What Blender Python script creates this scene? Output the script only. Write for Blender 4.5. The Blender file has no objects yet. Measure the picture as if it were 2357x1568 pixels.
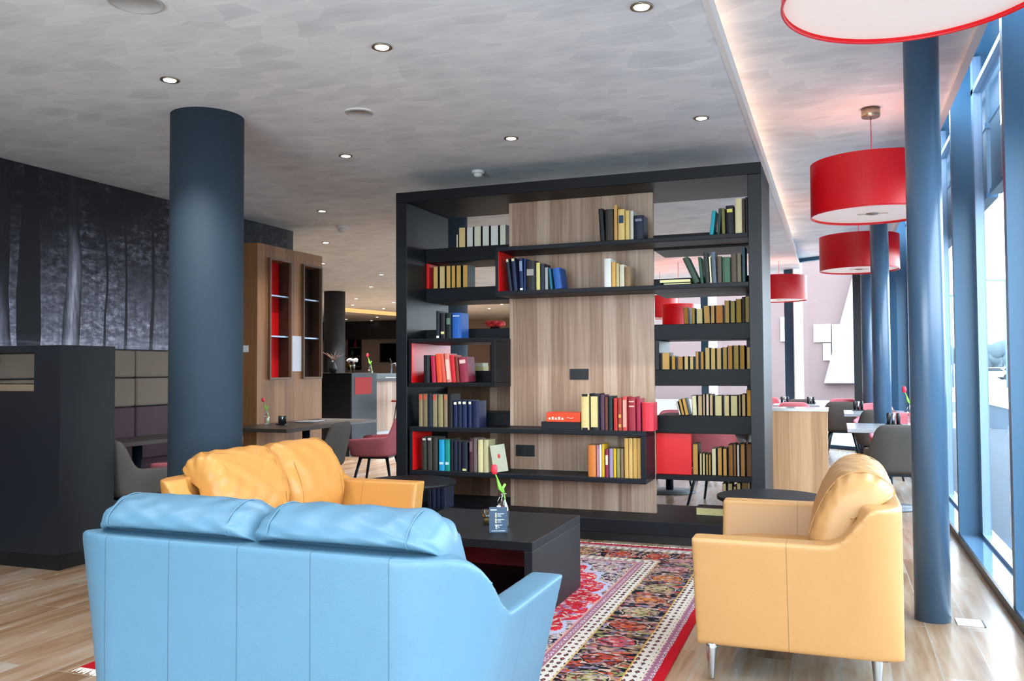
import bpy, bmesh, math, random
from mathutils import Vector, Matrix
random.seed(7)
PI=math.pi
S=bpy.context.scene
COL=S.collection
# ------------------------------------------------------------------ camera model (building axes: +Y along the window wall)
F=1980.0; H=1.3; TH=math.radians(20.6); PT=math.atan(66/F); RO=math.radians(-0.31)
CAM=Matrix.Rotation(TH,3,'Z')@Matrix.Rotation(PI/2+PT,3,'X')@Matrix.Rotation(RO,3,'Z')
C0=Vector((0,0,H))
def ray(x,y): return CAM@Vector(((x-1178.5)/F,-(y-784)/F,-1))
def pZ(x,y,z=0.0):
    d=ray(x,y); return C0+d*((z-H)/d.z)
def pY(x,y,v):
    d=ray(x,y); return C0+d*(v/d.y)
def pX(x,y,v):
    d=ray(x,y); return C0+d*(v/d.x)
cd=bpy.data.cameras.new('camera'); co=bpy.data.objects.new('camera',cd); COL.objects.link(co)
co.matrix_world=Matrix.Translation(C0)@CAM.to_4x4()
cd.sensor_width=36; cd.lens=F/2357*36; cd.clip_end=600; cd.clip_start=0.05
S.camera=co
S.view_settings.view_transform='Standard'; S.view_settings.look='None'; S.view_settings.gamma=1; S.view_settings.use_curve_mapping=False
S.view_settings.exposure=0.1
S.cycles.use_denoising=True
S.cycles.max_bounces=12; S.cycles.diffuse_bounces=8; S.cycles.glossy_bounces=4; S.cycles.transparent_max_bounces=16
S.cycles.sample_clamp_indirect=10
S.cycles.caustics_reflective=False; S.cycles.caustics_refractive=False
# ------------------------------------------------------------------ materials
def lin(h):
    if not isinstance(h,str): return (*h,1.0) if len(h)==3 else h
    h=h.lstrip('#'); r=[int(h[i:i+2],16)/255 for i in (0,2,4)]
    return tuple((c/12.92 if c<=.04045 else ((c+.055)/1.055)**2.4) for c in r)+(1.0,)
class N:
    def __init__(s,name):
        s.m=bpy.data.materials.new(name); s.m.use_nodes=True; s.t=s.m.node_tree; s.t.nodes.clear()
        s.out=s.n('ShaderNodeOutputMaterial')
    def n(s,typ,**k):
        o=s.t.nodes.new(typ)
        for a,v in k.items(): setattr(o,a,v)
        return o
    def l(s,a,b): s.t.links.new(a,b)
    def inp(s,node,key,v):
        if v is None: return
        if isinstance(v,bpy.types.NodeSocket): s.l(v,node.inputs[key])
        else: node.inputs[key].default_value=v
    def math(s,op,a,b=None,c=None,clamp=False):
        o=s.n('ShaderNodeMath',operation=op); o.use_clamp=clamp
        s.inp(o,0,a); s.inp(o,1,b); s.inp(o,2,c); return o.outputs[0]
    def mix(s,f,a,b,typ='MIX'):
        o=s.n('ShaderNodeMix',data_type='RGBA',blend_type=typ); s.inp(o,0,f); s.inp(o,6,a); s.inp(o,7,b); return o.outputs[2]
    def coord(s,kind='Object',scale=(1,1,1),loc=(0,0,0),rot=(0,0,0)):
        tc=s.n('ShaderNodeTexCoord'); mp=s.n('ShaderNodeMapping'); s.l(tc.outputs[kind],mp.inputs[0])
        mp.inputs[1].default_value=loc; mp.inputs[2].default_value=rot; mp.inputs[3].default_value=scale
        return mp.outputs[0]
    def noise(s,v,scale=5,detail=3,rough=.5,dist=0):
        o=s.n('ShaderNodeTexNoise'); s.inp(o,'Vector',v); s.inp(o,'Scale',scale); s.inp(o,'Detail',detail); s.inp(o,'Roughness',rough); s.inp(o,'Distortion',dist); return o
    def vor(s,v,scale=5,feature='F1',rand=1.0):
        o=s.n('ShaderNodeTexVoronoi',feature=feature); s.inp(o,'Vector',v); s.inp(o,'Scale',scale); s.inp(o,'Randomness',rand); return o
    def ramp(s,f,stops,interp='LINEAR'):
        o=s.n('ShaderNodeValToRGB'); o.color_ramp.interpolation=interp; e=o.color_ramp.elements
        while len(e)<len(stops): e.new(.5)
        for i,(p,c) in enumerate(stops): e[i].position=p; e[i].color=lin(c)
        s.inp(o,0,f); return o.outputs[0]
    def sep(s,v):
        o=s.n('ShaderNodeSeparateXYZ'); s.l(v,o.inputs[0]); return o.outputs
    def comb(s,x,y,z):
        o=s.n('ShaderNodeCombineXYZ'); s.inp(o,0,x); s.inp(o,1,y); s.inp(o,2,z); return o.outputs[0]
    def bump(s,h,strength=.3,dist=.01):
        o=s.n('ShaderNodeBump'); s.inp(o,'Height',h); o.inputs['Strength'].default_value=strength; o.inputs['Distance'].default_value=dist; return o.outputs[0]
    def pbr(s,col,rough=.5,metal=0,spec=.5,normal=None,coat=0,**k):
        b=s.n('ShaderNodeBsdfPrincipled'); s.inp(b,'Base Color',lin(col) if isinstance(col,(str,tuple)) else col)
        s.inp(b,'Roughness',rough); s.inp(b,'Metallic',metal); s.inp(b,'Specular IOR Level',spec); s.inp(b,'Normal',normal); s.inp(b,'Coat Weight',coat)
        for a,v in k.items(): s.inp(b,a.replace('_',' '),v)
        s.l(b.outputs[0],s.out.inputs[0]); return b
_mc={}
def plain(name,col,rough=.5,metal=0,spec=.5,vary=.06,scale=30,bump=.0):
    key=(name,col,rough)
    if key in _mc: return _mc[key]
    s=N(name); v=s.coord(); n=s.noise(v,scale,3)
    c=lin(col); a=tuple(x*(1-vary) for x in c[:3])+(1,); b=tuple(min(1,x*(1+vary)) for x in c[:3])+(1,)
    cc=s.mix(n.outputs[0],a,b)
    s.pbr(cc,rough,metal,spec,s.bump(n.outputs[0],bump,.003) if bump else None)
    _mc[key]=s.m; return s.m
def emit(name,col,st):
    s=N(name); e=s.n('ShaderNodeEmission'); e.inputs[0].default_value=lin(col); e.inputs[1].default_value=st; s.l(e.outputs[0],s.out.inputs[0]); return s.m
def wood(name,c1,c2,c3,axis=2,strip=.14,rough=.45,spec=.35,seed=0,grain=1.0):
    s=N(name); v=s.coord(loc=(seed,seed*.7,seed*.3)); x,y,z=s.sep(v)
    ax=[x,y,z]; lng=ax[axis]; oth=[ax[i] for i in range(3) if i!=axis]
    cross=s.math('ADD',oth[0],s.math('MULTIPLY',oth[1],.73))
    wob=s.noise(s.comb(cross,s.math('MULTIPLY',lng,.3),seed),2.5,2)
    cr=s.math('ADD',s.math('MULTIPLY',cross,1.0),s.math('MULTIPLY',wob.outputs[0],.03))
    cell=s.math('FLOOR',s.math('DIVIDE',cr,strip))
    wn=s.n('ShaderNodeTexWhiteNoise',noise_dimensions='1D'); s.l(cell,wn.inputs['W'])
    g=s.noise(s.comb(s.math('MULTIPLY',cr,60),s.math('MULTIPLY',lng,1.6),wn.outputs[0]),1.0,5,.6,.8)
    g2=s.noise(s.comb(s.math('MULTIPLY',cr,16),s.math('MULTIPLY',lng,.5),wn.outputs[0]),1.0,3,.5,1.5)
    f=s.math('ADD',s.math('MULTIPLY',g.outputs[0],.45*grain),s.math('ADD',s.math('MULTIPLY',g2.outputs[0],.4*grain),s.math('MULTIPLY',wn.outputs[0],.30)))
    col=s.ramp(f,[(.25,c1),(.55,c2),(.85,c3)])
    s.pbr(col,rough,0,spec,s.bump(g.outputs[0],.12,.002)); return s.m
M={}
M['black']=wood('black_stained_oak','#090b0f','#10131a','#1a1f28',2,.5,.45,.35,1,.9)
M['blackh']=wood('black_stained_oak_horizontal','#090b0f','#10131a','#1a1f28',0,.5,.5,.25,2,.9)
M['walnut']=wood('walnut_veneer','#785843','#a78771','#cbb09b',2,.11,.42,.45,3,1.15)
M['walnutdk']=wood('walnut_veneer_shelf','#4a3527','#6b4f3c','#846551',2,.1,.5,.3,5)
M['walnutcab']=wood('warm_walnut_cabinet','#6a4629','#906440','#ab8058',2,.13,.5,.3,6)
M['oak']=wood('oak_veneer','#96714f','#b98e69','#cfa67f',2,.09,.5,.3,8)
M['red']=plain('red_lacquer','#e01418',.35,0,.5,.03)
M['white']=plain('white_paint','#e9e9e8',.5)
M['slate']=plain('slate_blue_column_paint','#293a48',.75,0,.4,.04,60,.1)
M['pipe']=plain('slate_blue_gloss_paint','#3f5a74',.3,0,.6,.03)
M['fin']=plain('blue_grey_coated_aluminium','#2c5877',.38,.1,.6,.05)
M['frame']=plain('light_blue_grey_aluminium','#7e97b4',.3,.2,.6,.03)
M['dark']=plain('charcoal_laminate','#12161e',.5)
M['blk']=plain('black_plastic','#0d0f12',.4)
M['chrome']=plain('brushed_chrome','#b9bcc0',.25,1,.5,.03)
M['legm']=plain('dark_blue_grey_metal','#16222d',.35,.5,.5)
M['pages']=plain('book_pages','#d8c79c',.8)
M['grey']=plain('grey_felt_upholstery','#5a5551',.9,0,.2,.12,120,.4)
M['pink']=plain('pink_felt_upholstery','#d0747c',.9,0,.2,.12,120,.4)
M['tabletop']=plain('grey_laminate_tabletop','#a3a3a8',.2,0,.5,.04)
M['tabletopd']=plain('dark_oak_tabletop','#3d3631',.35,0,.5,.2,14)
M['steel']=plain('brushed_steel','#a89c88',.35,1)
def leather(name,c,seams):
    s=N(name); v=s.coord(); n=s.noise(v,220,2); n2=s.noise(v,7,3,.6); n3=s.vor(v,260)
    x,y,z=s.sep(v); base=lin(c)
    a=tuple(q*.94 for q in base[:3])+(1,); b=tuple(min(1,q*1.05) for q in base[:3])+(1,)
    col=s.mix(n2.outputs[0],a,b)
    h=s.math('ADD',s.math('MULTIPLY',n3.outputs[0],.35),s.math('MULTIPLY',n2.outputs[0],3.0))
    groove=None
    for ax,pos,lo in seams:
        d=s.math('ABSOLUTE',s.math('SUBTRACT',[x,y,z][ax],pos)); g=s.math('LESS_THAN',d,.0022)
        if lo: g=s.math('MULTIPLY',g,s.math(lo[1],[x,y,z][lo[0]],lo[2]))
        groove=g if groove is None else s.math('MAXIMUM',groove,g)
    if groove is not None:
        col=s.mix(s.math('MULTIPLY',groove,.55),col,tuple(q*.35 for q in base[:3])+(1,))
        h=s.math('SUBTRACT',h,s.math('MULTIPLY',groove,2.0))
    s.pbr(col,.42,0,.45,s.bump(h,.12,.004)); return s.m
def glass_mat():
    s=N('window_glass'); t=s.n('ShaderNodeBsdfTransparent'); g=s.n('ShaderNodeBsdfGlossy'); g.inputs['Roughness'].default_value=.0
    t.inputs[0].default_value=(.96,.98,.98,1)
    fr=s.n('ShaderNodeFresnel'); fr.inputs[0].default_value=1.35; mx=s.n('ShaderNodeMixShader')
    ge=s.n('ShaderNodeNewGeometry'); s.l(s.math('MULTIPLY',fr.outputs[0],s.math('SUBTRACT',1.0,ge.outputs['Backfacing'])),mx.inputs[0]); s.l(t.outputs[0],mx.inputs[1]); s.l(g.outputs[0],mx.inputs[2]); s.l(mx.outputs[0],s.out.inputs[0]); return s.m
M['glass']=glass_mat()
def ceil_mat():
    s=N('brushed_plaster_ceiling'); v=s.coord(scale=(1,1,1)); 
    w=s.noise(v,1.6,2); wv=s.n('ShaderNodeVectorMath',operation='ADD'); s.l(v,wv.inputs[0])
    sc=s.n('ShaderNodeVectorMath',operation='SCALE'); s.l(w.outputs[1],sc.inputs[0]); sc.inputs[3].default_value=.22; s.l(sc.outputs[0],wv.inputs[1])
    mp=s.n('ShaderNodeMapping'); s.l(wv.outputs[0],mp.inputs[0]); mp.inputs[3].default_value=(3.2,5.2,1); mp.inputs[2].default_value=(0,0,.5)
    vo=s.vor(mp.outputs[0],1.25); vd=s.vor(mp.outputs[0],1.25); 
    cellv=s.sep(vo.outputs['Color'])[0]
    st=s.noise(s.coord(scale=(5,26,1),rot=(0,0,.35)),1,4,.6)
    f=s.math('ADD',s.math('MULTIPLY',cellv,.35),s.math('ADD',s.math('MULTIPLY',vo.outputs['Distance'],.35),s.math('MULTIPLY',st.outputs[0],.5)))
    col=s.ramp(f,[(.22,'#d0dae1'),(.5,'#e0e9f0'),(.85,'#edf5fa')])
    s.pbr(col,.7,0,.2,s.bump(f,.25,.01)); return s.m
M['ceil']=ceil_mat()
def floor_mat():
    s=N('wood_look_tile_floor'); v=s.coord(rot=(0,0,PI/2)) 
    br=s.n('ShaderNodeTexBrick'); s.l(v,br.inputs['Vector']); br.inputs['Scale'].default_value=1; br.inputs['Brick Width'].default_value=1.2; br.inputs['Row Height'].default_value=.2
    br.inputs['Mortar Size'].default_value=.003; br.inputs['Mortar Smooth'].default_value=.1; br.inputs['Bias'].default_value=0
    br.inputs['Color1'].default_value=(0,0,0,1); br.inputs['Color2'].default_value=(1,1,1,1); br.inputs['Mortar'].default_value=(.5,.5,.5,1); br.offset=.37
    x,y,z=s.sep(v); rnd=s.sep(br.outputs['Color'])[0]
    g=s.noise(s.comb(s.math('MULTIPLY',x,1.8),s.math('MULTIPLY',y,22),s.math('MULTIPLY',rnd,9)),1,4,.55,.35)
    g2=s.noise(s.comb(s.math('MULTIPLY',x,.9),s.math('MULTIPLY',y,5),s.math('MULTIPLY',rnd,5)),1,3,.5,.8)
    f=s.math('ADD',s.math('MULTIPLY',g.outputs[0],.5),s.math('ADD',s.math('MULTIPLY',g2.outputs[0],.55),s.math('MULTIPLY',rnd,.2)))
    col=s.ramp(f,[(.36,'#5e4430'),(.50,'#83664c'),(.64,'#957d67'),(.82,'#a0968a')])
    col=s.mix(br.outputs['Fac'],col,lin('#8f8578'))
    rg=s.math('ADD',.24,s.math('MULTIPLY',g.outputs[0],.05))
    s.pbr(col,rg,0,.75,s.bump(s.math('SUBTRACT',s.math('MULTIPLY',g.outputs[0],.03),br.outputs['Fac']),.05,.001)); return s.m
M['floor']=floor_mat()
# ------------------------------------------------------------------ mesh helpers
class MB:
    def __init__(s): s.v=[]; s.f=[]; s.sm=[]
    def add(s,vs,fs,smooth=False):
        o=len(s.v); s.v+= [tuple(p) for p in vs]; s.f+=[tuple(i+o for i in f) for f in fs]; s.sm+=[smooth]*len(fs); return s
    def box(s,x0,x1,y0,y1,z0,z1):
        return s.add([(x0,y0,z0),(x1,y0,z0),(x1,y1,z0),(x0,y1,z0),(x0,y0,z1),(x1,y0,z1),(x1,y1,z1),(x0,y1,z1)],
              [(0,3,2,1),(4,5,6,7),(0,1,5,4),(1,2,6,5),(2,3,7,6),(3,0,4,7)])
    def quad(s,*p): return s.add(p,[(0,1,2,3)])
    def poly(s,*p): return s.add(p,[tuple(range(len(p)))])
    def prism(s,prof,a,b,axis=0):
        n=len(prof)
        def mk(t,q): return (t,q[0],q[1]) if axis==0 else ((q[0],t,q[1]) if axis==1 else (q[0],q[1],t))
        vs=[mk(a,q) for q in prof]+[mk(b,q) for q in prof]
        fs=[(i,(i+1)%n,(i+1)%n+n,i+n) for i in range(n)]+[tuple(range(n))[::-1],tuple(range(n,2*n))]
        return s.add(vs,fs)
    def lathe(s,prof,c=(0,0,0),n=32,cap=True,smooth=True):
        vs=[];fs=[]
        for r,z in prof:
            for i in range(n):
                a=2*PI*i/n; vs.append((c[0]+r*math.cos(a),c[1]+r*math.sin(a),c[2]+z))
        for j in range(len(prof)-1):
            for i in range(n):
                k=(i+1)%n; fs.append((j*n+i,j*n+k,(j+1)*n+k,(j+1)*n+i))
        s.add(vs,fs,smooth)
        if cap:
            o=len(s.v)-len(vs)
            s.f.append(tuple(o+i for i in range(n))[::-1]); s.sm.append(False)
            s.f.append(tuple(o+(len(prof)-1)*n+i for i in range(n))); s.sm.append(False)
        return s
    def tube(s,pts,rad,n=8,smooth=True):
        pts=[Vector(p) for p in pts]; rad=rad if isinstance(rad,(list,tuple)) else [rad]*len(pts)
        vs=[];fs=[]; up=None
        for i,p in enumerate(pts):
            t=(pts[min(i+1,len(pts)-1)]-pts[max(i-1,0)]).normalized()
            if up is None: up=Vector((0,0,1)) if abs(t.z)<.9 else Vector((1,0,0))
            a=t.cross(up).normalized(); b=a.cross(t).normalized(); up=b
            for k in range(n):
                q=2*PI*k/n; vs.append(p+a*(rad[i]*math.cos(q))+b*(rad[i]*math.sin(q)))
        for j in range(len(pts)-1):
            for k in range(n): fs.append((j*n+k,j*n+(k+1)%n,(j+1)*n+(k+1)%n,(j+1)*n+k))
        fs.append(tuple(range(n))[::-1]); fs.append(tuple((len(pts)-1)*n+k for k in range(n)))
        return s.add(vs,fs,smooth)
    def blob(s,c,r,n=10,m=7):
        prof=[]
        for j in range(m+1):
            a=-PI/2+PI*j/m; prof.append((max(.0005,math.cos(a))*1.0,math.sin(a)))
        vs=[];fs=[]
        for q,z in prof:
            for i in range(n):
                a=2*PI*i/n; vs.append((c[0]+r[0]*q*math.cos(a),c[1]+r[1]*q*math.sin(a),c[2]+r[2]*z))
        for j in range(m):
            for i in range(n):
                k=(i+1)%n; fs.append((j*n+i,j*n+k,(j+1)*n+k,(j+1)*n+i))
        return s.add(vs,fs,True)
    def build(s,name,mat,parent=None,bevel=0,seg=2,loc=None,rot=None,fixn=False):
        me=bpy.data.meshes.new(name); me.from_pydata(s.v,[],s.f); me.update()
        if any(s.sm): me.polygons.foreach_set('use_smooth',s.sm)
        if fixn:
            b=bmesh.new(); b.from_mesh(me); bmesh.ops.recalc_face_normals(b,faces=b.faces); b.to_mesh(me); b.free()
        me.materials.append(mat if not isinstance(mat,str) else M[mat])
        o=bpy.data.objects.new(name,me); COL.objects.link(o)
        if parent: o.parent=parent
        if loc: o.location=loc
        if rot: o.rotation_euler=rot
        if bevel:
            md=o.modifiers.new('bevel','BEVEL'); md.width=bevel; md.segments=seg; md.limit_method='ANGLE'; md.angle_limit=math.radians(40)
        return o
def thing(name,label,cat,loc=(0,0,0),rz=0,group=None):
    o=bpy.data.objects.new(name,None); COL.objects.link(o); o.location=loc; o.rotation_euler=(0,0,rz); o.empty_display_size=.1
    o['label']=label; o['category']=cat
    if group: o['group']=group
    return o
def tag(o,label,cat,group=None,kind=None):
    o['label']=label; o['category']=cat
    if group: o['group']=group
    if kind: o['kind']=kind
    return o
def struct(o,label=None):
    o['kind']='structure'
    if label: o['label']=label
    return o
def copy_tree(o,loc,rz,label,group=None,name=None):
    def cp(a,par):
        c=a.copy(); COL.objects.link(c)
        if par: c.parent=par
        for ch in a.children: cp(ch,c)
        return c
    r=cp(o,None); r.location=(loc[0],loc[1],loc[2] if len(loc)>2 else 0); r.rotation_euler=(0,0,rz); r['label']=label
    if group: r['group']=group
    return r
# ------------------------------------------------------------------ SETTING
HC=2.95; HW=3.12; WX=1.005   # main ceiling, window-strip ceiling, glass plane
OUT=[(-24,-1.9),(1.0,-1.9),(1.0,14.02),(-6.1,19.35),(-6.1,28),(-24,28)]
struct(MB().prism(OUT,-.2,0,2).build('floor','floor',fixn=True))
struct(MB().prism([(-24,-1.9),(-.52,-1.9),(-.52,15.16),(-6.1,19.35),(-6.1,28),(-24,28)],HC,HC+.06,2).build('ceiling','ceil',fixn=True))
struct(MB().prism([(-.95,-1.9),(.745,-1.9),(.745,14.21),(-.95,15.48)],HW,HW+.06,2).build('ceiling','ceil',fixn=True))
struct(MB().box(-.535,-.505,-1.9,13.0,HC-.004,HC+.075).build('trim_1','white'))     # white lip in front of the light cove
struct(MB().box(-1.0,-.95,-1.9,15.5,HC+.06,HW+.06).build('trim_2','white'))
struct(MB().box(.73,.775,-1.9,14.2,HW-.03,HW+.08).build('trim_3','white'))           # white edge profile at the glazing
struct(MB().box(.775,1.2,-1.9,14.2,3.62,3.7).build('ceiling','fin'))
led=MB().box(-.78,-.74,-1.9,12.6,HC+.07,HC+.085).build('cove_light_strip',emit('warm_led','#ffbd90',13)); tag(led,'warm orange light strip hidden in the ceiling cove above the window aisle','light strip')
# mural wall
def mural():
    s=N('forest_photo_mural'); v=s.coord(); x,y,z=s.sep(v)
    yz=s.comb(y,z,0)
    warp=s.noise(s.comb(s.math('MULTIPLY',y,.6),s.math('MULTIPLY',z,.5),0),1.2,3)
    yw=s.math('ADD',y,s.math('MULTIPLY',s.math('SUBTRACT',warp.outputs[0],.5),.22))
    fol=s.noise(s.comb(s.math('MULTIPLY',y,6),s.math('MULTIPLY',z,11),0),1.7,9,.8,.12)
    patch=s.noise(s.comb(y,s.math('MULTIPLY',z,1.3),3.3),1.5,3,.5)
    sp=s.vor(s.comb(s.math('MULTIPLY',y,9),s.math('MULTIPLY',z,13),0),5)
    low=s.n('ShaderNodeMapRange'); s.inp(low,0,z); low.inputs[1].default_value=1.45; low.inputs[2].default_value=2.7; low.inputs[3].default_value=.34; low.inputs[4].default_value=.0
    leaf=s.math('MULTIPLY',s.ramp(fol.outputs[0],[(.46,'#000000'),(.62,'#6a6a6a'),(.8,'#ffffff')]),s.ramp(patch.outputs[0],[(.38,'#101010'),(.62,'#ffffff')]))
    base=s.math('ADD',s.math('MULTIPLY',leaf,.9),s.math('MULTIPLY',low.outputs[0],fol.outputs[0]))
    thin=s.noise(s.comb(s.math('MULTIPLY',y,26),s.math('MULTIPLY',z,1.2),5),1,3)
    base=s.math('MULTIPLY',base,s.math('ADD',.55,s.math('MULTIPLY',thin.outputs[0],.8)))
    bark=s.noise(s.comb(s.math('MULTIPLY',y,40),s.math('MULTIPLY',z,5),0),1,4,.6)
    for py,w,b,ztop in ((5.04,.07,.0,3.1),(5.44,.06,.5,2.6),(4.80,.055,.26,2.15),(6.02,.010,.10,2.1),(6.33,.014,.09,2.3),(5.80,.009,.12,2.1)):
        ww=s.math('ADD',w,s.math('MULTIPLY',s.math('SUBTRACT',3.0,z),w*.35))
        d=s.math('ABSOLUTE',s.math('SUBTRACT',yw,py+.0)); inside=s.math('LESS_THAN',d,ww)
        shade=s.math('MULTIPLY',s.math('SUBTRACT',1.0,s.math('DIVIDE',d,w*1.6)),b)
        tv=s.math('MULTIPLY',s.math('ADD',.012,s.math('MULTIPLY',shade,bark.outputs[0])),1.0)
        up=s.n('ShaderNodeMapRange'); s.inp(up,0,z); up.inputs[1].default_value=ztop-.5; up.inputs[2].default_value=ztop; up.inputs[3].default_value=1; up.inputs[4].default_value=.15
        tv=s.math('MULTIPLY',tv,up.outputs[0])
        o=s.n('ShaderNodeMix',data_type='FLOAT'); s.inp(o,0,inside); s.inp(o,2,base); s.inp(o,3,tv); base=o.outputs[0]
    grd=s.n('ShaderNodeMapRange'); s.inp(grd,0,z); grd.inputs[1].default_value=1.62; grd.inputs[2].default_value=1.5; grd.inputs[3].default_value=0; grd.inputs[4].default_value=.35
    streak=s.noise(s.comb(s.math('MULTIPLY',y,2),s.math('MULTIPLY',z,40),1),1,4)
    base=s.math('MULTIPLY',base,1.5)
    base=s.math('ADD',base,s.math('MULTIPLY',grd.outputs[0],s.math('MULTIPLY',streak.outputs[0],streak.outputs[0])))
    col=s.ramp(base,[(0,'#131318'),(.08,'#2e2e38'),(.25,'#7b7b8c'),(.55,'#d8d8e8')])
    s.pbr(col,.6,0,.3); return s.m
M['mural']=mural()
struct(MB().box(-6.2,-6.0,-1.9,8.47,0,HC).build('wall_left',plain('dark_wall_paint','#1e2127',.7)))
mu=MB().box(-6.003,-5.988,2.0,8.46,1.50,HC-.002).build('wall_mural','mural'); tag(mu,'black and white forest photo mural covering the wall above the bench','mural')
# far part of the building
M['taupe']=plain('taupe_wall','#a3958c',.7); M['darkwall']=plain('charcoal_wall','#25272c',.6)
struct(MB().box(-24,-6.0,26.0,26.2,0,HC).build('wall_back','taupe'))
struct(MB().box(-24.2,-24,8.4,28,0,HC).build('wall_far_left','darkwall'))
struct(MB().box(-24,-6.0,8.47,8.6,0,HC).build('wall_left_return','darkwall'))
struct(MB().box(-6.2,-6.0,19.6,26,0,HC).build('wall_back_right','taupe'))
# back glazing: from (1.0,14.0) to the left and away
bd=Vector((-.8,.6,0)); bp=Vector((1.0,14.0,0)); BL=9.0
def bk(t,off=0): return bp+bd*t+Vector((.6,.8,0))*off
def bquadbox(mb,t0,t1,o0,o1,z0,z1):
    a,b,c,d=bk(t0,o0),bk(t1,o0),bk(t1,o1),bk(t0,o1)
    mb.add([(p.x,p.y,z) for z in (z0,z1) for p in (a,b,c,d)],[(0,3,2,1),(4,5,6,7),(0,1,5,4),(1,2,6,5),(2,3,7,6),(3,0,4,7)])
w=MB(); bquadbox(w,0,BL,.0,.012,.02,HW-.04); win=struct(w.build('window_1','glass'))
w=MB()
for t in (2.05,4.0,6.0,8.0): bquadbox(w,t-.09,t+.09,-.14,.05,0,HW)
bquadbox(w,0,BL,-.05,.06,0,.06); bquadbox(w,0,BL,-.05,.06,HW-.06,HW)
f=w.build('window_frame','fin',win,fixn=True)
w=MB(); 
for t in (1.94,3.89,5.89): bquadbox(w,t-.02,t+.0,-.16,.06,0.06,HW)
w.build('window_mullion_edge','white',win,fixn=True)  # white strip paints the lit right side of each mullion
struct(MB().box(.265,.395,14.22,14.38,0,HW).build('wall_pier',plain('near_black_cladding','#10141c',.4)))
struct(MB().box(.70,1.06,14.02,14.14,0,3.62).build('wall_corner','fin'))
# window wall (right)
fins=[7.22+2.145*k for k in range(-4,4)]
for i,fy in enumerate(fins):
    y1=fins[i+1] if i+1<len(fins) else 14.0
    wn=struct(MB().box(WX+.006,WX+.016,fy+.10,y1-.08,.06,3.6).build('window_%d'%(i+2),'glass'))
    MB().box(.845,WX-.003,fy,fy+.07,.05,3.62).build('window_fin','fin',wn)
    fr=MB().box(WX-.02,WX+.04,fy-.10,fy-.001,.06,3.6).box(WX-.02,WX+.04,fy+.071,fy+.13,.06,3.6)
    fr.box(WX-.02,WX+.05,fy,y1,3.33,3.37).box(WX-.02,WX+.05,fy,y1,.04,.075)
    fr.build('window_frame','frame',wn)
    MB().box(WX+.09,WX+.15,fy+.09,y1-.09,2.60,3.6).build('window_screen',plain('grey_blue_screen_mesh','#4c6377',.5),wn)
    MB().box(WX+.08,WX+.16,fy+.07,y1-.07,2.57,2.61).box(WX+.08,WX+.16,fy+.07,y1-.07,3.1,3.14).build('screen_rail','fin',wn)
struct(MB().box(.845,1.10,-1.9,14.0,0,.05).build('trim_4',plain('glossy_blue_grey_stone_sill','#52718f',.08,0,.8)))
struct(MB().box(.83,.846,-1.9,14.0,0,.055).build('baseboard_right','blk'))
# behind the camera: unseen glazing, set close to brighten the ceiling
wn=struct(MB().box(-3.4,1.0,-1.9,-1.89,.05,HC).build('window_12','glass'))
w=MB()
for k in range(3): w.box(-3.44+k*2.17,-3.36+k*2.17,-1.98,-1.82,0,HC)
w.box(-3.4,1,-1.98,-1.82,0,.08); w.build('window_frame','fin',wn)
struct(MB().box(-6.0,-3.45,-2.0,-1.85,0,HC).build('wall_front','taupe'))  # unseen wall section, added to cut light on the left ceiling
# columns
def cyl(name,c,r,z1,mat,n=48,z0=0): return MB().lathe([(r,z0),(r,z1)],(c[0],c[1],0),n).build(name,mat)
tag(cyl('round_column',(-3.80,4.50),.228,HC,'slate'),'thick slate blue round column behind the yellow and blue sofas','column')
tag(cyl('round_column',(-9.86,15.62),.22,HC,'darkwall'),'dark round column beside the black bar counter in the back','column')
tag(cyl('round_column',(-3.92,8.42),.23,HC,'slate'),'round column seen through the upper left shelves of the bookcase','column')
pl=['slate blue steel pipe column closest to camera at the windows','slim pipe column between the second red lamp and the near pipe','third pipe column along the windows behind the grey chairs']
for k in range(3): tag(cyl('pipe_column',((.447,.43,.43)[k],(4.95,9.35,13.0)[k]),.086,HW,'pipe'),pl[k],'column','pipe columns along the windows')
# ------------------------------------------------------------------ downlights
M['bulb']=emit('warm_white_lamp','#fff1da',14)
def downlight(x,y,z,label,power=72,spot=True):
    t=thing('ceiling_downlight',label,'ceiling light',(x,y,z),0,'recessed ceiling downlights')
    MB().lathe([(.052,-.001),(.052,-.007),(.040,-.007),(.036,-.001)],n=24).build('trim_ring','steel',t)
    MB().lathe([(.034,-.0022),(.034,-.0075)],n=20).build('lamp','bulb',t)
    if spot:
        ld=bpy.data.lights.new('downlight_beam','SPOT'); ld.energy=power; ld.color=(1,.96,.93); ld.spot_size=math.radians(100); ld.spot_blend=.8; ld.shadow_soft_size=.03
        lo=bpy.data.objects.new('downlight_beam',ld); COL.objects.link(lo); lo.parent=t; lo.location=(0,0,-.03)
cols={-.8:'nearest the window aisle',-2.14:'second column from the window aisle',-3.5:'third column from the window aisle',-4.9:'column nearest the mural'}
rows={3.83:'front row overhead',5.7:'second row, above the shelves',7.6:'third row back'}
for xx in (-.8,-2.14,-3.5,-4.95):
    for yy in (3.83,5.7,7.6):
        if (xx,yy) in ((-4.95,5.7),(-3.5,7.6),(-2.14,7.6),(-.8,7.6)): continue
        k={-.8:-.8,-2.14:-2.14,-3.5:-3.5,-4.95:-4.9}[xx]
        downlight(xx,yy,HC,'small lit downlight, %s, %s'%(rows[yy],cols[k]))
for xx in (-.8,-2.14,-3.5,-4.95):
    for yy in (0.1,1.95): downlight(xx,yy,HC,'small recessed downlight above the camera side of the lounge',72)
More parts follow.
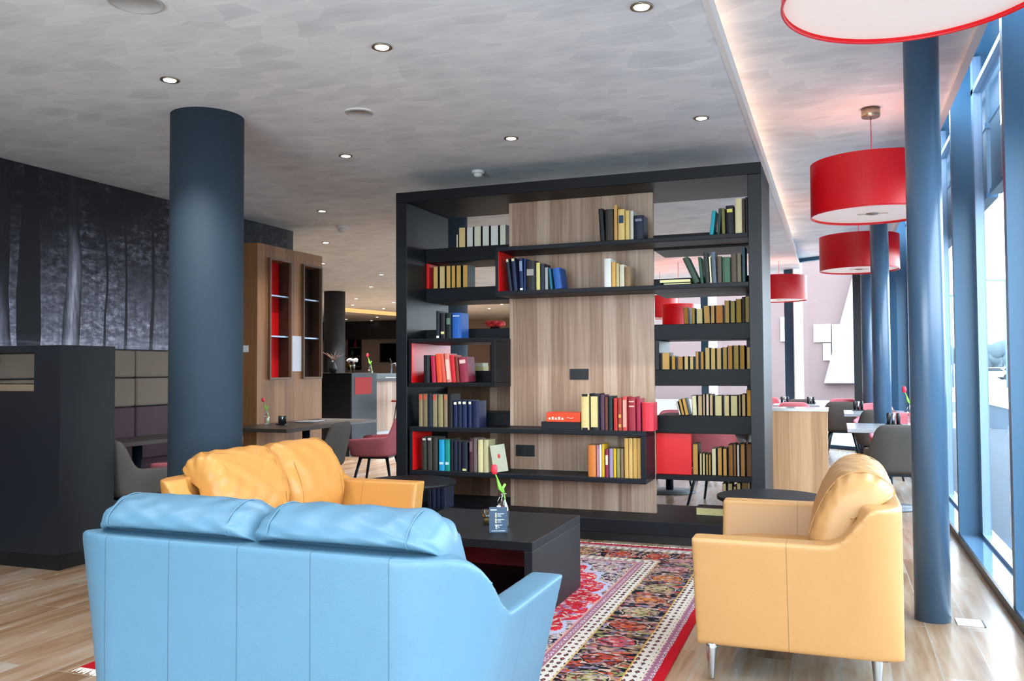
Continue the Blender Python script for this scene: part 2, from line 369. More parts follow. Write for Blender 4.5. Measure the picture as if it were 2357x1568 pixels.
far=[((750,558),'above the wooden cabinet corner'),((742,606),'at the right edge of the wooden cabinet'),((878,632),'high between cabinet and bookcase'),((854,660),'second down between cabinet and bookcase'),((820,687),'just left of the far centre above the orange cove'),((812,702),'right above the orange cove beside the dark column'),((883,710),'touching the orange cove near the bookcase'),((906,696),'beside the bookcase edge above the orange cove'),((796,741),'lowest left below the orange cove'),((797,735),'under the orange cove beside the dark column'),((868,730),'under the orange cove on the right'),((855,738),'lowest right below the orange cove'),((1160,648),'seen through the second left shelf opening'),((1585,600),'seen through the right shelf above the green books'),((1126,710),'seen through the left shelf above the red flower'),((1155,700),'seen through left shelf beside the wood panel')]
for (p,l) in far:
    q=pZ(*p,HC); downlight(q.x,q.y,HC,'tiny lit downlight %s'%l,650,spot=q.y<22)
q=pZ(2068,342,HW); downlight(q.x,q.y,HW,'lit downlight in the window strip ceiling behind the large red lamp')
# speakers and detectors
def disc(px_,lab,r,zc=HC):
    q=pZ(*px_,zc); t=thing('ceiling_speaker',lab,'speaker',(q.x,q.y,zc))
    MB().lathe([(r,-.0005),(r,-.008),(r-.012,-.012),(r-.013,-.0095),(.004,-.0095)],n=40).build('grille',plain('pale_grey_grille','#b4b6b6',.6),t)
    MB().lathe([(r+.006,-.0004),(r+.006,-.006),(r+.001,-.006),(r+.001,-.0004)],n=40,cap=False).build('ring','white',t)
disc((313,3),'round white ceiling speaker cut by the top edge of the picture',.118); disc((827,258),'round flat ceiling speaker right of the thick column',.088)
for p,l,sz in (((1100,393),'white smoke detector on the ceiling above the bookcase',1.0),((787,520),'white domed sensor on the ceiling left of the bookcase',1.35)):
    q=pZ(*p,HC); t=thing('smoke_detector',l,'smoke detector',(q.x,q.y,HC))
    MB().lathe([(.052*sz,-.0005),(.052*sz,-.02*sz),(.045*sz,-.026*sz)],n=32).build('base','white',t)
    MB().lathe([(.036*sz,-.026*sz),(.036*sz,-.034*sz),(.030*sz,-.05*sz),(.012*sz,-.056*sz)],n=32).build('dome','white',t)
# orange cove far away
w=MB(); qs=[pZ(x,y,HC-.004) for x,y in ((770,707),(925,720.5),(925,728.5),(770,716))]; w.quad(*qs); w.quad(*[q+Vector((0,0,.003)) for q in qs])
tag(w.build('cove_light_strip',emit('orange_cove','#ffb070',1.5)),'orange lit ceiling slot far back over the bar','light strip')
# ------------------------------------------------------------------ pendant lamps
def shade_mat():
    s=N('red_silk_lamp_shade'); v=s.coord(); x,y,z=s.sep(v)
    n=s.noise(s.comb(s.math('MULTIPLY',s.math('ARCTAN2',y,x),60),s.math('MULTIPLY',z,3),0),1,3)
    col=s.mix(n.outputs[0],lin('#cc0010'),lin('#e00216'))
    b=s.n('ShaderNodeBsdfPrincipled'); s.l(col,b.inputs['Base Color']); b.inputs['Roughness'].default_value=.33
    b.inputs['Anisotropic'].default_value=.6
    tr=s.n('ShaderNodeBsdfTranslucent'); s.l(col,tr.inputs[0]); mx=s.n('ShaderNodeMixShader'); mx.inputs[0].default_value=.08
    s.l(b.outputs[0],mx.inputs[1]); s.l(tr.outputs[0],mx.inputs[2]); s.l(mx.outputs[0],s.out.inputs[0]); return s.m
M['shade']=shade_mat()
def diff_mat():
    s=N('white_lamp_diffuser'); b=s.pbr('#e8e4e2',.5,0,.3); b.inputs['Emission Color'].default_value=lin('#ffdcd0'); b.inputs['Emission Strength'].default_value=.28; return s.m
M['diff']=diff_mat()
def pendant(x,y,zb,D,hgt,label):
    t=thing('pendant_lamp',label,'pendant lamp',(x,y,zb),0,'red drum pendant lamps')
    r=D/2; top=HW-zb
    w=MB(); w.lathe([(r,0),(r,hgt)],n=72,cap=False); w.lathe([(r-.003,hgt),(r-.003,0)],n=72,cap=False); w.build('lamp_shade','shade',t)
    MB().lathe([(r+.001,-.004),(r+.003,0),(r+.001,.006),(r-.005,.006),(r-.006,0),(r-.005,-.004),(r+.001,-.004)],n=72,cap=False).build('rim',plain('red_rim','#d01020',.3),t)
    MB().lathe([(r-.006,.012),(r-.006,.016)],n=72).build('diffuser','diff',t)
    MB().lathe([(.045,.011),(.045,.006),(.02,.002)],n=24).box(-.1,.1,-.006,.006,.006,.010).build('finial','steel',t)
    MB().tube([(0,0,hgt-.06),(0,0,top-.06)],.0035,6).build('cord',plain('red_cord','#c04040',.5),t)
    w=MB()
    for k in range(3):
        a=k*2*PI/3; w.tube([(0,0,hgt-.02),(r*math.cos(a),r*math.sin(a),hgt-.02)],.003,6)
    w.build('spider','steel',t)
    MB().lathe([(.062,top-.002),(.062,top-.06),(.058,top-.065)],n=32).build('canopy','steel',t)
    ld=bpy.data.lights.new('pendant_bulb','POINT'); ld.energy=5; ld.color=(1,.78,.6); ld.shadow_soft_size=.05
    lo=bpy.data.objects.new('pendant_bulb',ld); COL.objects.link(lo); lo.parent=t; lo.location=(0,0,hgt*.6)
LX=.26
def zof(pxl,yy): return pY(*pxl,yy).z
q1=pY(1875,505,6.5); pendant(LX,6.5,2.365,.82,.37,'red drum pendant lamp hanging fully in view left of the near pipe column')
pendant(LX,10.15,2.365,.82,.37,'red drum pendant lamp half hidden behind the second pipe column')
pendant(LX,2.98,2.485,.82,.37,'huge red drum pendant lamp cropped by the top right corner')
pendant(-.80,13.9,2.34,.82,.37,'red drum pendant lamp partly hidden by the right edge of the bookcase')
q=pY(1519,707,14.6); pendant(q.x,14.6,q.z-.19,.6,.37,'small red pendant lamp seen through the bookcase beside the wood panel')
q=pY(1562,726,13.4); pendant(q.x,13.4,q.z-.19,.5,.36,'small red pendant lamp seen through the bookcase behind brown books')
# ------------------------------------------------------------------ BOOKCASE
BY=6.346; BM=6.70; BB=7.17
bc=thing('bookcase','tall black open room divider bookcase with walnut centre panel','bookcase',(0,0,0))
def bpart(name,mb,mat='black',par=None,bev=.003): return mb.build(name,mat,par or bc,bevel=bev,seg=1)
bpart('side_panel',MB().box(-3.415,-3.315,BY,BB,.07,2.69)); bpart('side_panel',MB().box(-.572,-.478,BY,BB,.07,2.69))
bpart('top_panel',MB().box(-3.415,-.478,BY,BB,2.69,2.775),'blackh')
bpart('bottom_platform',MB().box(-3.315,-.572,BY,BB,.07,.17),'blackh')
bpart('plinth',MB().box(-3.38,-.51,BY+.05,BB-.05,0,.07),'blk')
bpart('centre_panel',MB().box(-2.54,-1.326,BM,BM+.035,.17,2.69),'walnut')
# front boxes
def fbox(x0,x1,z0,z1,left=True,right=True,name='shelf_box',t=.034,y1=BM):
    w=MB().box(x0,x1,BY,y1,z0,z0+t).box(x0,x1,BY,y1,z1-t,z1)
    if left: w.box(x0,x0+t-.008,BY,y1,z0+t,z1-t)
    if right: w.box(x1-t,x1,BY,y1,z0+t,z1-t)
    o=bpart(name,w,'blackh')
    if left: MB().box(x0+t-.008,x0+t-.004,BY+.004,y1,z0+t,z1-t).build('red_lining','red',o)
    return o
fbox(-2.525,-.574,1.885,2.272,True,False,t=.034)
fbox(-3.298,-2.53,1.158,1.553)
fbox(-3.292,-1.33,.44,.832,t=.037)
# fill between box and side panel
# rear shelves
for z1,zt in ((2.345,.12),(2.0,.115),(1.643,.122),(1.288,.124),(.932,.135)):
    bpart('rear_shelf',MB().box(-3.315,-2.54,BM,BB,z1-zt,z1),'blackh')
    bpart('rear_shelf',MB().box(-1.325,-.572,BM,BB,z1-zt,z1),'blackh')
bpart('rear_shelf',MB().box(-1.325,-.572,BM,BB,.437,.475),'blackh')
bpart('rear_upright',MB().box(-1.322,-1.29,BM,BB,1.288,1.52))
bpart('rear_upright',MB().box(-.655,-.60,BM+.3,BB,.932,2.0))
bpart('red_side_panel',MB().box(-1.324,-1.052,BM+.02,BM+.05,.476,.796),'red')
bpart('red_side_panel',MB().box(-3.314,-3.290,BM+.01,BB,2.0,2.22),'red'); bpart('red_side_panel',MB().box(-3.314,-3.295,BM+.01,BB,1.288,1.52),'red')
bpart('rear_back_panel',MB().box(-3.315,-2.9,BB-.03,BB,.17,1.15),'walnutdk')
bpart('rear_back_panel',MB().box(-2.9,-2.62,BB-.03,BB,.17,1.15),'walnut')  # same wood as its neighbour, its lit part put in as paler veneer
# sockets
def sockets(px0,px1,py0,py1,lab,first):
    a=pY(px0,py1,BM); b=pY(px1,py0,BM)
    t=thing('wall_socket',lab,'socket',(a.x,BM,a.z))
    W=b.x-a.x; Hh=b.z-a.z; MB().box(0,W,-.008,0,0,Hh).build('plate','dark',t,bevel=.003)
    for k in range(2):
        cx=W*(.27+.46*k); r=Hh*.33
        if k==0 and first: MB().box(cx-.013,cx+.013,-.0095,-.008,Hh*.4,Hh*.62).build('data_port','blk',t)
        else:
            w=MB(); 
            n=20; vs=[(cx+r*math.cos(2*PI*i/n),-.0088,Hh/2+r*math.sin(2*PI*i/n)) for i in range(n)]; w.poly(*vs); w.build('socket_recess','blk',t)
            w=MB()
            for dx in (-.009,.009): w.lathe([(.0025,-.001),(.0025,.001)],(cx+dx,-.010,Hh/2),8)
            w.build('pin_hole','chrome',t)
sockets(1312,1355,849,874,'black double socket plate at mid height on the walnut panel',True)
sockets(1188,1231,1025,1050,'black double socket plate in the low shelf box on walnut panel',False)
# ------------------------------------------------------------------ BOOKS
ORD=['first','second','third','fourth','fifth','sixth','seventh','eighth','ninth','tenth','eleventh','twelfth','thirteenth','fourteenth','fifteenth','sixteenth']
bm_cache={}
def bmat(hexc,kind='cloth'):
    return plain('book_'+kind,hexc,.55 if kind=='cloth' else .85,0,.35,.08,40)
def make_book(label,group,x,y,z,t,d,h,cover,pages,flip=False,lean=0,mark=None,topbands=None):
    b=thing('book',label,'book',(x,y,z),PI if flip else 0,group)
    if lean: b.rotation_euler=(0,lean,PI if flip else 0)
    c=.0022 if t<.03 else .003
    w=MB().box(-t/2,-t/2+c,0,d,0,h).box(t/2-c,t/2,0,d,0,h)
    n=5; vs=[]   # rounded spine
    for i in range(n+1):
        a=PI*i/n; vs.append((-t/2*math.cos(a)*1.0,-.18*t*math.sin(a)))
    prof=vs+[(t/2-c,.003),(-t/2+c,.003)]
    w.prism(prof,0,h,axis=2)
    w.build('cover',bmat(cover),b)
    MB().box(-t/2+c,t/2-c,.003,d-.004,.003,h-.003).build('pages',bmat(pages,'paper'),b)
    if mark and not flip:
        for (f0,f1,mc) in mark:
            MB().box(-t*.34,t*.34,-.18*t-.0012,0,h*f0,h*f1).build('spine_label',bmat(mc),b)
    return b
def row(place,group,plane,base,items,flip=False,depth=.16,cover='#15171c'):
    n=len(items); 
    for i,it in enumerate(items):
        x0,x1,yt,hx,nm=it[:5]; opt=it[5] if len(it)>5 else {}
        xm=(x0+x1)/2
        zb=base+.0008
        # project at mid height of the book
        A=pY(x0,yt+5,plane).x; B=pY(x1,yt+5,plane).x
        h=max(.05,pY(xm,yt,plane).z-zb); t=max(.008,(B-A)-.0022)
        sh=opt.get('s',0); lean=0; cx=(A+B)/2
        if sh:   # sh: horizontal pixel shift of the top relative to the base; x0,x1 give the base
            dx=pY(xm+sh,yt,plane).x-pY(xm,yt,plane).x; lean=math.atan2(dx,h)
            h=h/math.cos(lean)
            zb=base+abs(math.sin(lean))*t/2+.0005
        if flip: pg=hx; cv=opt.get('c',random.choice(['#15171c','#1b1a1a','#20242c','#2a1d18','#14201d'])); lean=-lean
        else: cv=hx; pg=opt.get('p','#cdbd93')
        place_word='from left' 
        lab='%s book, %s %s %s'%(nm,ORD[i],place_word,place) if i<n-1 else '%s book, rightmost %s'%(nm,place)
        yb=plane if not flip else plane+depth
        # thing origin is the spine side: for flipped books pages face the viewer
        make_book(lab,group,cx,plane if not flip else plane+depth-.004,zb,t,opt.get('d',depth)+random.uniform(-.012,0)*(0 if flip else 1),h,cv,pg,flip,lean if not flip else -(-lean),opt.get('m'))
FR=BY+.035; RR=BM+.045
W_=[(.03,.10,'#e8e4d0')]
row('on the top left shelf','pale books on the top left shelf',RR,2.345,[
 (1050,1055,539.5,'#dcd6b8','short thin cream'),(1056,1072,523.5,'#e2c98a','yellowed page-edge'),(1074,1089.5,522.7,'#d9d8d2','white page-edge'),(1091,1108,521,'#dcd8bd','ivory page-edge'),(1110,1126.7,520,'#dadad2','white page-edge'),(1129,1147.7,519,'#dededa','white page-edge'),(1150,1165,517.6,'#d9d9c6','white page-edge')],True)
row('on the second left shelf','ochre books on the second left shelf',RR,2.0,[
 (997,1009,613.9,'#dcb566','ochre page-edge'),(1011.4,1025,612.5,'#dec386','pale ochre page-edge'),(1027,1038,611.6,'#dcb468','ochre page-edge'),(1038.8,1049,611,'#dba956','ochre page-edge'),(1050,1062,610.5,'#dcae5e','ochre page-edge'),(1065,1077.3,609.7,'#dcab5c','ochre page-edge')],True)
row('on top of the upper left shelf box','books on top of the upper left box',FR,1.553,[
 (1003.6,1012.3,716,'#17202c','tall thin black',{'m':[(.02,.10,'#e8e8e0')]}),(1013.8,1025,720.7,'#1c1f24','black',{'m':[(.17,.27,'#d8d490')]}),(1026.6,1039.4,720.7,'#12211f','black-green',{'m':[(.55,.8,'#5a7466')]}),(1040.5,1062,720.7,'#1f57a5','blue',{'m':[(.86,.9,'#b9c6d8')]})])
row('inside the upper left shelf box','red books in the upper left box',FR,1.193,[
 (975,989.5,818,'#14151a','black'),(994,1004,819.6,'#b32244','crimson',{'s':-3}),(1006,1018,815,'#e2502c','orange-red',{'s':-4}),(1018.5,1028,815,'#d85a4a','salmon',{'s':-7}),(1028.5,1040,815,'#d77e74','pale pink',{'s':-6,'m':[(.1,.8,'#e8c4b4')]}),(1040.5,1050,818,'#cf2430','red',{'s':-5}),(1050.5,1058,821,'#7a3a2a','brown',{'s':-4}),(1059,1079,823,'#8c2a40','maroon',{'s':-4,'m':[(.75,.9,'#d8b8b0')]})])
row('standing above the long lower box, left end','olive and navy books above the lower box',FR,.832,[
 (963.8,973.3,907,'#86795c','olive',{'m':[(.82,.99,'#c8503a')]}),(974,983.5,907,'#7c6d4f','olive',{'m':[(.82,.99,'#c8503a')]}),(986,994.7,906.6,'#1c2a3c','dark blue'),(995.7,1006,908,'#8c8062','olive',{'m':[(.82,.99,'#c8503a')]}),(1008.4,1019.6,908,'#93885f','olive grey'),(1021.8,1030,908,'#8d7a60','tan',{'m':[(.82,.99,'#c8704a')]}),(1031.4,1042,907,'#15171d','black'),(1043.5,1053,923,'#142348','navy',{'m':[(.86,.95,'#e8e4c8')]}),(1054,1063,921.6,'#13203f','navy',{'m':[(.86,.95,'#e8e4c8')]}),(1064,1074.5,921.8,'#16264c','navy',{'m':[(.86,.95,'#e8e4c8')]}),(1077.6,1086,922,'#182a52','wide navy',{'m':[(.86,.95,'#e8e4c8')]}),(1086.5,1103,923,'#141f42','thick navy')])
row('in the left end of the long lower box','books in the left of the long lower box',FR,.477,[
 (971.8,982,1006,'#33382f','dark olive',{'m':[(.9,.96,'#d8d8cc')]}),(983.6,994.7,1006,'#3c3c38','charcoal',{'m':[(.9,.97,'#e0dccc')]}),(996,1007.5,1006.8,'#3a3732','charcoal brown'),(1010,1023.5,1012.5,'#1c9bc8','cyan',{'m':[(.2,.28,'#bfe4ee')]}),(1024,1035.5,1012.5,'#128a7e','teal green',{'m':[(.2,.28,'#bfe4ee')]}),(1037,1043,1011,'#141a22','thin black'),(1043.5,1053,1015.7,'#141d33','navy'),(1054,1061.5,1015.7,'#1b2032','navy'),(1063,1076,1019,'#131c31','navy',{'m':[(.03,.1,'#e0dc88')]}),(1080,1089,1009,'#4b2a30','brown-maroon',{'m':[(.6,.9,'#7a5a60')]}),(1089.5,1098,1009,'#6b5c5c','grey-brown'),(1100,1112,1012.5,'#d9cc98','cream'),(1112.7,1124,1012.5,'#c4bb8e','beige')])
row('on the floor platform behind the sofa arm','navy books at the bottom left',FR,.17,[
 (984,992.5,1111,'#171c28','black'),(994,1003,1108,'#1a2340','navy'),(1004,1013,1107,'#141d3c','navy',{'m':[(.85,.93,'#e8e8e0')]}),(1013.5,1026,1108,'#111a36','thick navy')])
row('on the top shelf before the walnut panel','books on the top shelf before the walnut panel',FR,2.272,[
 (1381,1392,480.6,'#16181d','black',{'s':-4}),(1393,1412,482,'#34302c','dark patterned'),(1412.6,1421,472,'#c59a5a','tall tan'),(1422,1438,482,'#dcc074','cream yellow',{'m':[(.55,.8,'#27405e')]}),(1438.9,1449,485,'#d8bc72','yellow'),(1450,1458,485.7,'#c9cabf','white'),(1459,1481.6,496,'#1a2438','short navy',{'m':[(.75,.85,'#7c8494')]})])
row('in the upper box left end','dark books in the upper box',FR,1.919,[
 (1172,1179,595.6,'#172233','navy',{'s':-8,'m':[(.9,.98,'#d6d29c')]}),(1182,1191,594,'#172543','navy',{'s':-6,'m':[(.9,.98,'#d6d29c')]}),(1196,1205,594,'#16284c','navy',{'s':-2,'m':[(.02,.08,'#e4e4dc'),(.6,.9,'#7888a8')]}),(1206,1209.5,595,'#1a3c74','thin blue'),(1210,1233,601,'#15161b','thick black',{'m':[(.5,.72,'#8a8884')]}),(1234,1243,605,'#b9b36c','yellow-green'),(1243.6,1253,607,'#1b2436','navy'),(1254,1261,616,'#8b9093','thin grey'),(1266,1272,618,'#176078','thin teal',{'s':-4}),(1277,1294,618,'#1c4f96','blue',{'s':-6})])
row('in the upper box before the walnut panel','cream books in the upper box',FR,1.919,[
 (1390,1407,595.6,'#dfe0dc','tall white'),(1407.5,1417,603.5,'#d6a457','orange-tan'),(1417.5,1425,607,'#c8b884','beige'),(1425.5,1437.3,609.6,'#cfcbb2','off-white'),(1437.6,1450.8,614,'#8a6f4e','brown patterned')])
row('on the top right shelf','books on the top right shelf',FR,2.272,[
 (1632,1641,486,'#1698a6','teal',{'s':7}),(1649,1656,480.6,'#24423a','dark green',{'s':5}),(1661,1669,479,'#6f6a38','olive',{'s':-1}),(1671,1690,473.6,'#14161b','thick black',{'m':[(.76,.88,'#d4cc60')],'s':-1}),(1691,1708,458,'#cfc49a','tall cream'),(1708.4,1714.5,457,'#41312a','dark brown'),(1714.8,1721,454,'#17181c','black')])
row('in the right end of the upper box','green books in the upper box',FR,1.919,[
 (1597,1610,594,'#2c4034','leaning dark green',{'s':-27}),(1612,1619,592,'#1d4a38','thin green',{'s':-6}),(1623,1633,581,'#1f2823','black-green',{'s':-5}),(1634,1638,591,'#d8d2b0','thin cream',{'s':-3}),(1639,1649,580,'#4c5a66','slate grey',{'s':-3}),(1650.5,1661,590,'#4a4238','brown'),(1661.8,1681,592,'#355442','thick green'),(1682,1695.5,584,'#463b32','dark brown'),(1696,1706,583.5,'#5e5644','brown'),(1707.5,1715,567.6,'#1b3a44','tall dark teal')])
row('on the right shelf below the upper box','tan books on the third right shelf',RR,1.643,[
 (1574,1585.6,707.5,'#a8742f','brown page-edge',{'s':-1.5}),(1591.8,1600,708.7,'#ab9142','olive-yellow page-edge'),(1602.5,1617.8,709.8,'#dac892','cream page-edge'),(1620,1635,703.6,'#d0a260','tan page-edge',{'s':-1.5}),(1635.6,1645,702.6,'#cfa060','tan page-edge'),(1647,1664.5,702,'#c98542','orange-brown page-edge'),(1667.6,1679,691.4,'#caa057','tan page-edge'),(1680.6,1692,692,'#ab9a55','olive page-edge'),(1693.6,1706.6,687.6,'#b18f3c','mustard page-edge'),(1707.6,1714,683,'#4c3a26','dark brown page-edge'),(1714.6,1725,681.4,'#a8935a','tall tan page-edge')],True)
row('on the fourth right shelf','tan books on the fourth right shelf',RR,1.288,[
 (1523.6,1542,811.6,'#d9aa62','wide tan page-edge'),(1545.8,1555,819,'#d39c3f','mustard page-edge'),(1559.6,1572.6,820.8,'#c08e50','brown page-edge'),(1574.6,1585,820,'#dcc184','cream page-edge'),(1587,1597,820.5,'#d8b97a','tan page-edge'),(1601,1608.6,809,'#cf9c5c','tan page-edge'),(1612.4,1620,809,'#cb9648','ochre page-edge'),(1622.4,1634,800,'#dcbc78','pale tan page-edge'),(1635.4,1647,800.9,'#dcb972','pale tan page-edge'),(1649,1660.7,801,'#d9b478','tan page-edge'),(1663,1673.7,799,'#bf9c55','olive-tan page-edge'),(1674.6,1686,795.5,'#c59048','brown-tan page-edge'),(1688,1700.5,794.7,'#b29650','olive page-edge'),(1702,1714,794.7,'#ba8d3c','mustard page-edge'),(1718,1730,798.6,'#cfae70','tan page-edge')],True)
row('on the fifth right shelf','pale books on the fifth right shelf',RR,.932,[
 (1563,1568,925,'#dcd4bc','leaning cream page-edge',{'s':-8}),(1569,1576,920,'#c89a4c','leaning ochre page-edge',{'s':-8}),(1577,1586,918,'#c9994a','leaning ochre page-edge',{'s':-8}),(1593,1605,910.5,'#d8d2a8','cream page-edge',{'s':-1.5}),(1606,1616.8,910.5,'#bda37a','tan page-edge'),(1617.6,1623,907,'#cbb094','thin pinkish page-edge'),(1624.8,1632,907,'#d8c4a4','cream page-edge'),(1633,1641,908,'#c9ab84','tan page-edge'),(1645,1662,910.5,'#d2c794','wide cream page-edge'),(1666,1679,910.5,'#d2c28c','cream page-edge'),(1681,1698,910.5,'#ccc491','wide cream page-edge'),(1700,1705,909,'#b4976a','thin tan page-edge'),(1707,1716,907,'#bca06c','tan page-edge'),(1718,1730,897,'#c0903a','tall ochre page-edge')],True)
row('beside the red panel on the lowest right shelf','books beside the red panel',RR,.475,[
 (1594,1607,1022,'#b98c46','wide ochre page-edge'),(1610,1616,1044,'#c9bc8a','short cream page-edge'),(1617,1623,1044,'#d0c48e','short cream page-edge'),(1624.5,1630,1046,'#c09c58','short tan page-edge'),(1631,1636.6,1046,'#b8924e','short brown page-edge'),(1637.5,1648.7,1033,'#d6d0a4','cream page-edge'),(1651,1662,1031,'#c3924e','tan page-edge'),(1663.7,1673,1033,'#c8974e','tan page-edge'),(1676.4,1687.4,1023.7,'#9a6a32','brown page-edge'),(1688,1694,1022,'#a06a2e','thin brown page-edge'),(1695.6,1702,1023.7,'#d4d2c0','thin white page-edge'),(1703.6,1714.7,1022,'#a8793c','brown page-edge'),(1718,1730,1022,'#7a5634','dark brown page-edge')],True)
row('at the bottom right behind the armchair','books at the bottom right behind the armchair',RR,.17,[
 (1662.7,1671.7,1113,'#cabb86','cream page-edge'),(1675,1686,1113,'#c8b580','cream page-edge'),(1688,1695,1120,'#c0a468','short tan page-edge'),(1695.8,1705,1112,'#cdb47c','tan page-edge'),(1707,1722.7,1110,'#8a6c42','brown page-edge'),(1721.6,1726,1110,'#d0ccb4','thin white page-edge')],True)
row('above the long lower box, right part','red books above the lower box',FR,.832,[
 (1337,1356.5,907,'#e0c888','cream slipcase',{'m':[(.0,.06,'#14161b'),(.93,1.0,'#14161b')]}),(1357,1380,906,'#16181e','black-framed cream slipcase',{'m':[(.08,.92,'#e0cb8c')]}),(1381,1391,909,'#4e3448','purple'),(1392,1399,915,'#6a3a34','brown-red'),(1400,1409.5,912,'#152a2c','dark green'),(1412,1421,917,'#b73430','red'),(1422,1431,917,'#a63c2c','brick red',{'m':[(.1,.2,'#d4a050'),(.4,.5,'#d4a050')]}),(1432,1443.6,913,'#c84a44','light red',{'m':[(.1,.9,'#e0a090')]}),(1445,1462.8,913.6,'#962838','maroon',{'m':[(.7,.74,'#d4b0a0'),(.84,.88,'#d4b0a0')]}),(1464,1474.6,917.5,'#a02840','dark pink'),(1477,1504,927,'#d23444','wide pink-red')])
row('in the right end of the long lower box','books in the right of the long lower box',FR,.477,[
 (1352.8,1371.5,1024.6,'#cc7838','wide orange'),(1372.5,1378.6,1025,'#b8808c','thin pink'),(1379,1384.4,1023.7,'#e0dcd0','thin white'),(1384.8,1391,1022.7,'#d9ab28','thin yellow'),(1392.6,1400.6,1035,'#8a2c44','maroon and white',{'m':[(.45,.8,'#e6e0c0')]}),(1402,1410.8,1033,'#9a8cae','lilac'),(1411.4,1418,1033,'#d0aa20','yellow'),(1418.8,1426.7,1033,'#8f8a52','olive'),(1427.7,1435,1033,'#7c6850','brown'),(1436.6,1446,1009,'#d0a458','tall ochre'),(1446.4,1456,1009,'#d8b06a','tall ochre'),(1456.4,1466,1009,'#cfa458','tall ochre'),(1466.4,1475,1009,'#d4a860','tall ochre')])
def lying(label,group,px0,px1,pyt,pyb,plane,base,cover,pages,d=.15,k=0,yaw=0):
    a=pY(px0,pyb,plane); b=pY(px1,pyt,plane); W=b.x-a.x; h=max(.012,b.z-a.z)
    t=thing('book',label,'book',(a.x,plane,base),yaw,group)
    MB().box(0,W,0,d,0,.003).box(0,W,0,d,h-.003,h).box(0,.003,0,d,.003,h-.003).build('cover',bmat(cover),t)
    MB().box(.003,W-.002,.003,d-.003,.003,h-.003).build('pages',bmat(pages,'paper'),t); return base+h
z=lying('black book lying flat under the orange-red box set','lying books on the long lower box',1246,1336,974,989,FR,.8328,'#14161b','#23252a')
z2=z; a=pY(1257,973,FR); b=pY(1335,951,FR)
t=thing('book','orange-red thick book lying on the flat black book','book',(a.x,FR,z2),0,'lying books on the long lower box')
MB().box(0,b.x-a.x,0,.15,0,b.z-a.z-.004).build('cover',bmat('#dc4a28'),t,bevel=.004)
for i in range(5): 
    MB().box(.02+i*.026,.036+i*.026,-.001,.0,.018,.034+(.006 if i%2 else 0)).build('title_lettering',bmat('#f0d8c8'),t)
MB().tube([(.16,-.001,.03),(.18,-.001,.036),(.2,-.001,.028),(.22,-.001,.035)],.002,5).build('title_flourish',bmat('#f0d8c8'),t)
z=lying('dark book with pale pages lying lowest beside the green books','lying books in the upper box',1527,1590,649,656,FR,1.9198,'#1c1e20','#d8d296')
lying('dark book with pale pages lying on another beside green books','lying books in the upper box',1518,1589,637,648,FR,z+.0008,'#191b1e','#dcd8a0')
lying('grey-green book lying flat on bottom platform near the yellow armchair',None,1602,1665,1158,1173,RR-.02,.1708,'#2b3036','#d8c890') 
z=lying('cream paperback lying under another in upper left shelf box','lying cream books in the upper left box',1078,1113,843,852,RR,1.2888,'#cfc8a8','#d8cf94',.12)
lying('white paperback lying uppermost in the upper left shelf box','lying cream books in the upper left box',1077,1112,834,843,RR,z+.0008,'#e0ded2','#dcd8c0',.12)
# tilted front-facing book in the lower box
p0=pY(1136,1084,BY+.01); t=thing('book','pale book with a red emblem leaning face out at the lower box left end','book',(p0.x,BY+.02,.478),0,None)
t.rotation_euler=(0,-math.radians(9),math.radians(14)); 
MB().box(0,.115,0,.002,0,.215).box(0,.115,.018,.020,0,.215).box(0,.002,.002,.018,0,.215).build('cover',bmat('#b9bba4'),t)
MB().box(.002,.112,.002,.018,.002,.213).build('pages',bmat('#d8d4c0','paper'),t)
w=MB(); n=14; w.poly(*[(.06+.011*math.cos(2*PI*i/n),-.0006,.125+.018*math.sin(2*PI*i/n)) for i in range(n)][::-1]); w.build('emblem',bmat('#c83a34'),t)
